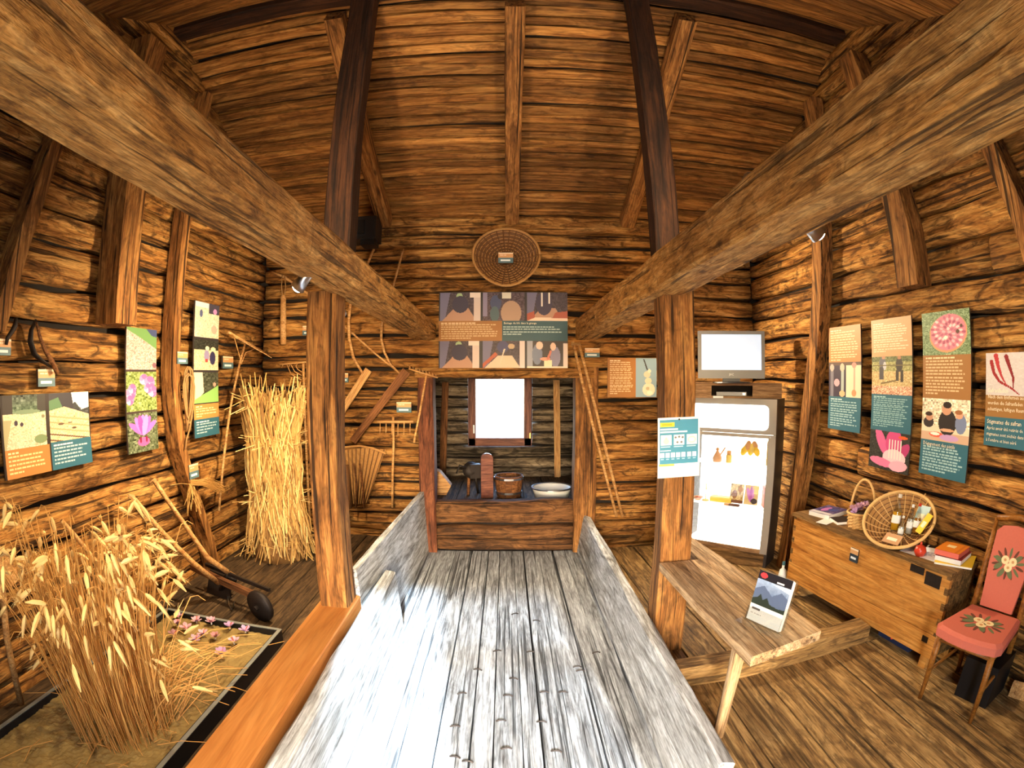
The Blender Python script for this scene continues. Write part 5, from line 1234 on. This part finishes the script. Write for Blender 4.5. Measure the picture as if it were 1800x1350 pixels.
def bottle(label, c, hgt, rad, liq, capm, tilt):
    d = Vector(tilt).normalized(); M = Matrix.Translation(c) @ d.to_track_quat('Z', 'Y').to_matrix().to_4x4(); o = empty('bottle', M); tag(o, label, 'bottle', 'bottles in the tilted basket')
    MB().lathe([(.001, 0), (rad, 0), (rad, hgt*.55), (rad*.4, hgt*.75), (rad*.38, hgt*.92), (.001, hgt*.92)], 14).build('glass', M_BOTTLE, o, M, True); gl_ = list(o.children)[0] if o.children else o
    MB().lathe([(.001, .003), (rad*.93, .003), (rad*.93, hgt*.5), (.001, hgt*.5)], 14).build('content', liq, o, M, True)
    MB().lathe([(.001, hgt*.9), (rad*.45, hgt*.9), (rad*.45, hgt), (.001, hgt)], 12).build('cap', capm, o, M)
    MB().lathe([(rad*1.02, hgt*.2), (rad*1.02, hgt*.42)], 14, close=False).build('paper_label', M_PAPER, gl_, M)
t0 = Vector((.15, .05, 1))
# local axes of the bowl in the picture: e1 to the right, e2 upwards
e1 = Vector((.25, -.97, 0)); e2 = nrm_.cross(e1)
if e2.z < 0: e2 = -e2
def bp_(u, v, out): return wc+e1*u+e2*v+nrm_*out
bottle('yellow liqueur bottle at the left in the tilted basket', bp_(-.04, -.03, -.10), .25, .033, M_OIL, M_CLR, t0)
bottle('clear small bottle in the front row of the tilted basket', bp_(.04, -.08, -.10), .15, .022, M_CLR, M_WHITE, t0)
bottle('clear bottle with white cap in the middle of the tilted basket', bp_(.085, -.03, -.10), .20, .024, M_CLR, M_WHITE, t0)
bottle('amber bottle at the right in the tilted basket', bp_(.14, -.02, -.085), .20, .025, M_OIL2, M_RED, t0)
def loose(name, label, cat, c, w_, h2, mat, up_, img=None):
    X = e1; Z = Vector(up_).normalized(); Y = Z.cross(X).normalized(); X = Y.cross(Z); M = Matrix((X, Y, Z)).transposed().to_4x4(); M.translation = c
    o = empty(name, M); tag(o, label, cat, 'goods in the tilted basket'); MB().box(-w_/2, w_/2, 0, .006, 0, h2).build('body', mat, o, M); MB().box(-w_*.3, w_*.3, -.001, .0, h2*.3, h2*.6).build('label_print', M_CREAM, o, M)
loose('card', 'pale blue card standing at the back of the tilted basket', 'card', bp_(.14, .02, -.06), .10, .15, plain('pale_blue_card', lin(186, 212, 214), .6), e2*.8+Vector((0, 0, .5)))
loose('packet', 'yellow packet at the right rim of the tilted basket', 'packet', bp_(.185, -.05, -.03), .05, .15, M_YE, e2*.8+Vector((.2, -.3, .5)))
loose('price_card', 'brown price card lying low in the tilted basket', 'card', bp_(.03, -.19, -.03), .14, .08, plain('kraft_card', lin(196, 150, 106), .7), e2)
tube_w('stick', [bp_(.06, .10, -.08), bp_(.06, .30, -.05)], .006, M_WICKP, r, 5)

# ------------------------------------------------------------------ upholstered chair
Mch = T(2.555, 1.645, ZR, math.radians(-75)); r = empty('chair', Mch); tag(r, 'wooden chair with salmon upholstery and embroidered flowers', 'chair')
M_SAL = plain('salmon_fabric', lin(200, 104, 84), .85, vary=.08, scale=120)
def cw(nm, pts, rad, mat=M_CHAIRW, par=None, flat=1.0): return MB().tube([Mch @ Vector(q) for q in pts], rad, 6, flat).world(nm, mat, par or r, True, base=Mch @ Vector(pts[0]))
cw('leg', [(-.19, -.20, 0), (-.185, -.21, .25), (-.18, -.215, .43)], [.014, .020, .024]); cw('leg', [(.19, -.20, 0), (.185, -.21, .25), (.18, -.215, .43)], [.014, .020, .024])
cw('rear_leg', [(-.16, .25, 0), (-.165, .22, .25), (-.17, .20, .45), (-.165, .235, .75), (-.155, .29, 1.0)], [.016, .020, .022, .020, .016]); cw('rear_leg', [(.16, .25, 0), (.165, .22, .25), (.17, .20, .45), (.165, .235, .75), (.155, .29, 1.0)], [.016, .020, .022, .020, .016])
for a, b in (((-.18, -.215, .41), (.18, -.215, .41)), ((-.17, .20, .41), (.17, .20, .41)), ((-.18, -.215, .41), (-.17, .20, .41)), ((.18, -.215, .41), (.17, .20, .41))): cw('apron', [a, b], .022, flat=.7)
for s_ in (-1, 1): cw('stretcher', [(s_*.186, -.205, .2), (s_*.165, .22, .22)], .011)
cw('top_rail', [(-.155, .29, 1.0), (0, .315, 1.02), (.155, .29, 1.0)], .022)
seatp = [(-.225, -.19), (-.20, -.235), (-.1, -.262), (0, -.27), (.1, -.262), (.20, -.235), (.225, -.19), (.185, .20), (-.185, .20)]
mb = MB(); mb.prism(seatp, .43, .475); n0 = len(mb.v); k = len(seatp); mb.v += [Vector((x_*.9, y_*.9-.003, .492)) for x_, y_ in seatp]; top = [k+i for i in range(k)]
mb.f = [f for f in mb.f if set(f) != set(top)]; mb.f += [(k+i, k+(i+1) % k, n0+(i+1) % k, n0+i) for i in range(k)]+[tuple(n0+i for i in range(k))]
seat = mb.build('seat', M_SAL, r, Mch)
Mbk = Mch @ T(0, .20, .50) @ Matrix.Rotation(math.radians(-11), 4, 'X')
mb = MB(); bpoly = [(-.115, 0), (.115, 0), (.135, .25), (.13, .44), (.09, .475), (0, .485), (-.09, .475), (-.13, .44), (-.135, .25)]
mb.prism(bpoly, -.0, .03); back = mb.build('backrest', M_SAL, r, Mbk @ Matrix.Rotation(math.radians(90), 4, 'X'))
M_RO, M_LF, M_BR_ = plain('cream_embroidery', lin(236, 216, 166), .9, vary=.15, scale=200), plain('green_embroidery', lin(104, 112, 76), .9), plain('brown_embroidery', lin(104, 60, 44), .9)
def motif(par, M, sc):
    def disc(x_, y_, rx_, ry_, rot, mat, z_, nm):
        poly = [(x_+rx_*math.cos(t)*math.cos(rot)-ry_*math.sin(t)*math.sin(rot), y_+rx_*math.cos(t)*math.sin(rot)+ry_*math.sin(t)*math.cos(rot)) for t in np.linspace(0, 2*math.pi, 13)[:-1]]
        MB().prism([(a*sc, b*sc) for a, b in poly], z_, z_+.001).build(nm, mat, par, M)
    for k in range(14):
        a = k*2*math.pi/14+.2; disc(math.cos(a)*.072, math.sin(a)*.052, .026, .007, a, M_BR_ if k % 3 else M_LF, .0006, 'embroidered_sprig')
    for x_, y_, rot in ((-.055, -.02, .5), (-.06, .012, -.4), (.05, .03, .7), (.02, -.045, -.9), (-.03, -.05, .9)): disc(x_, y_, .026, .013, rot, M_LF, .0012, 'embroidered_leaf')
    for x_, y_ in ((-.022, .015), (.024, .012), (.004, -.018)):
        disc(x_, y_, .023, .021, 0, M_RO, .0018, 'embroidered_rose'); disc(x_, y_, .008, .007, 0, M_TAN, .0024, 'rose_centre')
motif(seat, Mch @ T(0, -.03, .4922), 1.55)
motif(back, Mbk @ Matrix.Rotation(math.radians(90), 4, 'X') @ T(0, .27, .0302), 1.2)
# things below
r = thing('black_case', 'black case on the floor under the chair', 'case', (2.68, 1.62, ZR)); MB().box(-.14, .14, -.12, .12, 0, .26).build('body', M_BLACK, r, T(2.70, 1.60, ZR, .25)); MB().tube([(-.05, 0, .26), (-.05, 0, .30), (.05, 0, .30), (.05, 0, .26)], .01, 6).build('grip', M_DARKP, r, T(2.70, 1.60, ZR, .25))
r = thing('blue_crate', 'dark blue crate with red tap under the chest', 'crate', (2.66, 2.32, zr(2.4))); MB().box(-.10, .10, -.16, .16, 0, .085).build('body', plain('navy_plastic', lin(30, 44, 78), .5), r, T(2.70, 2.42, zr(2.4), .1)); MB().tube([(-.10, .0, .05), (-.13, 0, .05), (-.13, .0, .075)], .010, 6).build('tap', M_RED, r, T(2.70, 2.42, zr(2.4), .1))
p_ = P(1789, 1222, z=ZR); r = thing('wood_block', 'small pale wood block on the floor at the right edge', 'wood', (p_.x, p_.y, ZR)); MB().prism([(-.05, 0), (.05, 0), (.06, .06), (-.02, .10), (-.05, .07)], -.06, .06).build('block', M_TOOL, r, T(p_.x, p_.y, ZR, .4) @ Matrix.Rotation(math.radians(90), 4, 'X'))
r = thing('spray_bottle', 'white plastic bottle on the floor at the left end of the chest', 'bottle', (2.42, 3.80, zr(3.8))); MB().lathe([(.001, 0), (.035, 0), (.038, .12), (.03, .17), (.012, .19), (.012, .22), (.001, .22)], 14).build('bottle_body', M_WHITE, r, T(2.42, 3.80, zr(3.8)), True); MB().lathe([(.001, .22), (.016, .22), (.014, .25), (.001, .25)], 10).build('cap', M_TEAL, r, T(2.42, 3.80, zr(3.8)))
# ------------------------------------------------------------------ lamps
M_LAMPGLOW = plain('lamp_glow', (1, 1, 1, 1), emit=(1.0, .85, .62, 1), es=25.0)
def spot_lamp(label, pos, target, power, angle=150, col=(1.0, .77, .47), body=M_STEEL, blend=.6, rad=.035, fix=None):
    pos = Vector(pos); d = (Vector(target)-pos).normalized()
    M = frame(pos, d)
    root = empty('spot_lamp', M); tag(root, label, 'lamp', 'spot lamps on the timbers')
    R = M @ Matrix.Rotation(math.radians(90), 4, 'Y')
    MB().lathe([(.012, -.10), (.028, -.09), (.032, -.02), (.042, .03), (.038, .03), (.026, -.015)], 14).build('housing', body, root, R, True)
    MB().lathe([(.001, .022), (.036, .022), (.034, .032), (.020, .044), (.001, .048)], 12).build('bulb', M_LAMPGLOW, root, R)
    fx = Vector(fix) if fix else pos-d*.05+Vector((0, 0, .09))
    MB().tube([pos-d*.06, (pos-d*.06).lerp(fx, .5), fx], .008, 6).world('bracket', M_BLACK, root)
    ld = bpy.data.lights.new('spot_light', 'SPOT'); ld.energy = power; ld.color = col; ld.spot_size = math.radians(angle); ld.spot_blend = blend; ld.shadow_soft_size = rad
    lo = bpy.data.objects.new('spot_light', ld)
    link(lo, root, Matrix.Translation(pos+d*.05) @ d.to_track_quat('-Z', 'Y').to_matrix().to_4x4())
    return root
spot_lamp('silver spot lamp under the left tie beam beside the left post', (-1.06, 2.47, 2.47), (-2.7, 2.9, .8), 90, 95)
spot_lamp('spot lamp hidden behind the left post, aimed at the left log wall', (-1.13, 3.24, 2.36), (-2.85, 3.9, 1.1), 420, 168, fix=(-1.12, 3.10, 2.38))
spot_lamp('spot lamp on the outer side of the left tie beam above the planter', (-1.13, 1.0, 2.68), (-2.1, 1.7, .3), 150, 120)
spot_lamp('glowing spot lamp under the right tie beam', (1.15, 1.63, 2.55), (2.9, 1.8, 1.5), 110, 140)
spot_lamp('spot lamp on the back wall behind the right tie beam', (1.27, 5.30, 2.84), (2.6, 2.2, .7), 480, 155)
spot_lamp('spot lamp on top of the left tie beam aimed at the roof', (-.98, 1.9, 2.755), (-.6, 4.6, 4.0), 150, 150, fix=(-.97, 1.85, 2.69))
spot_lamp('spot lamp on top of the right tie beam aimed at the roof', (1.05, 1.9, 2.825), (.6, 4.6, 4.0), 150, 150, fix=(1.04, 1.85, 2.76))
# end
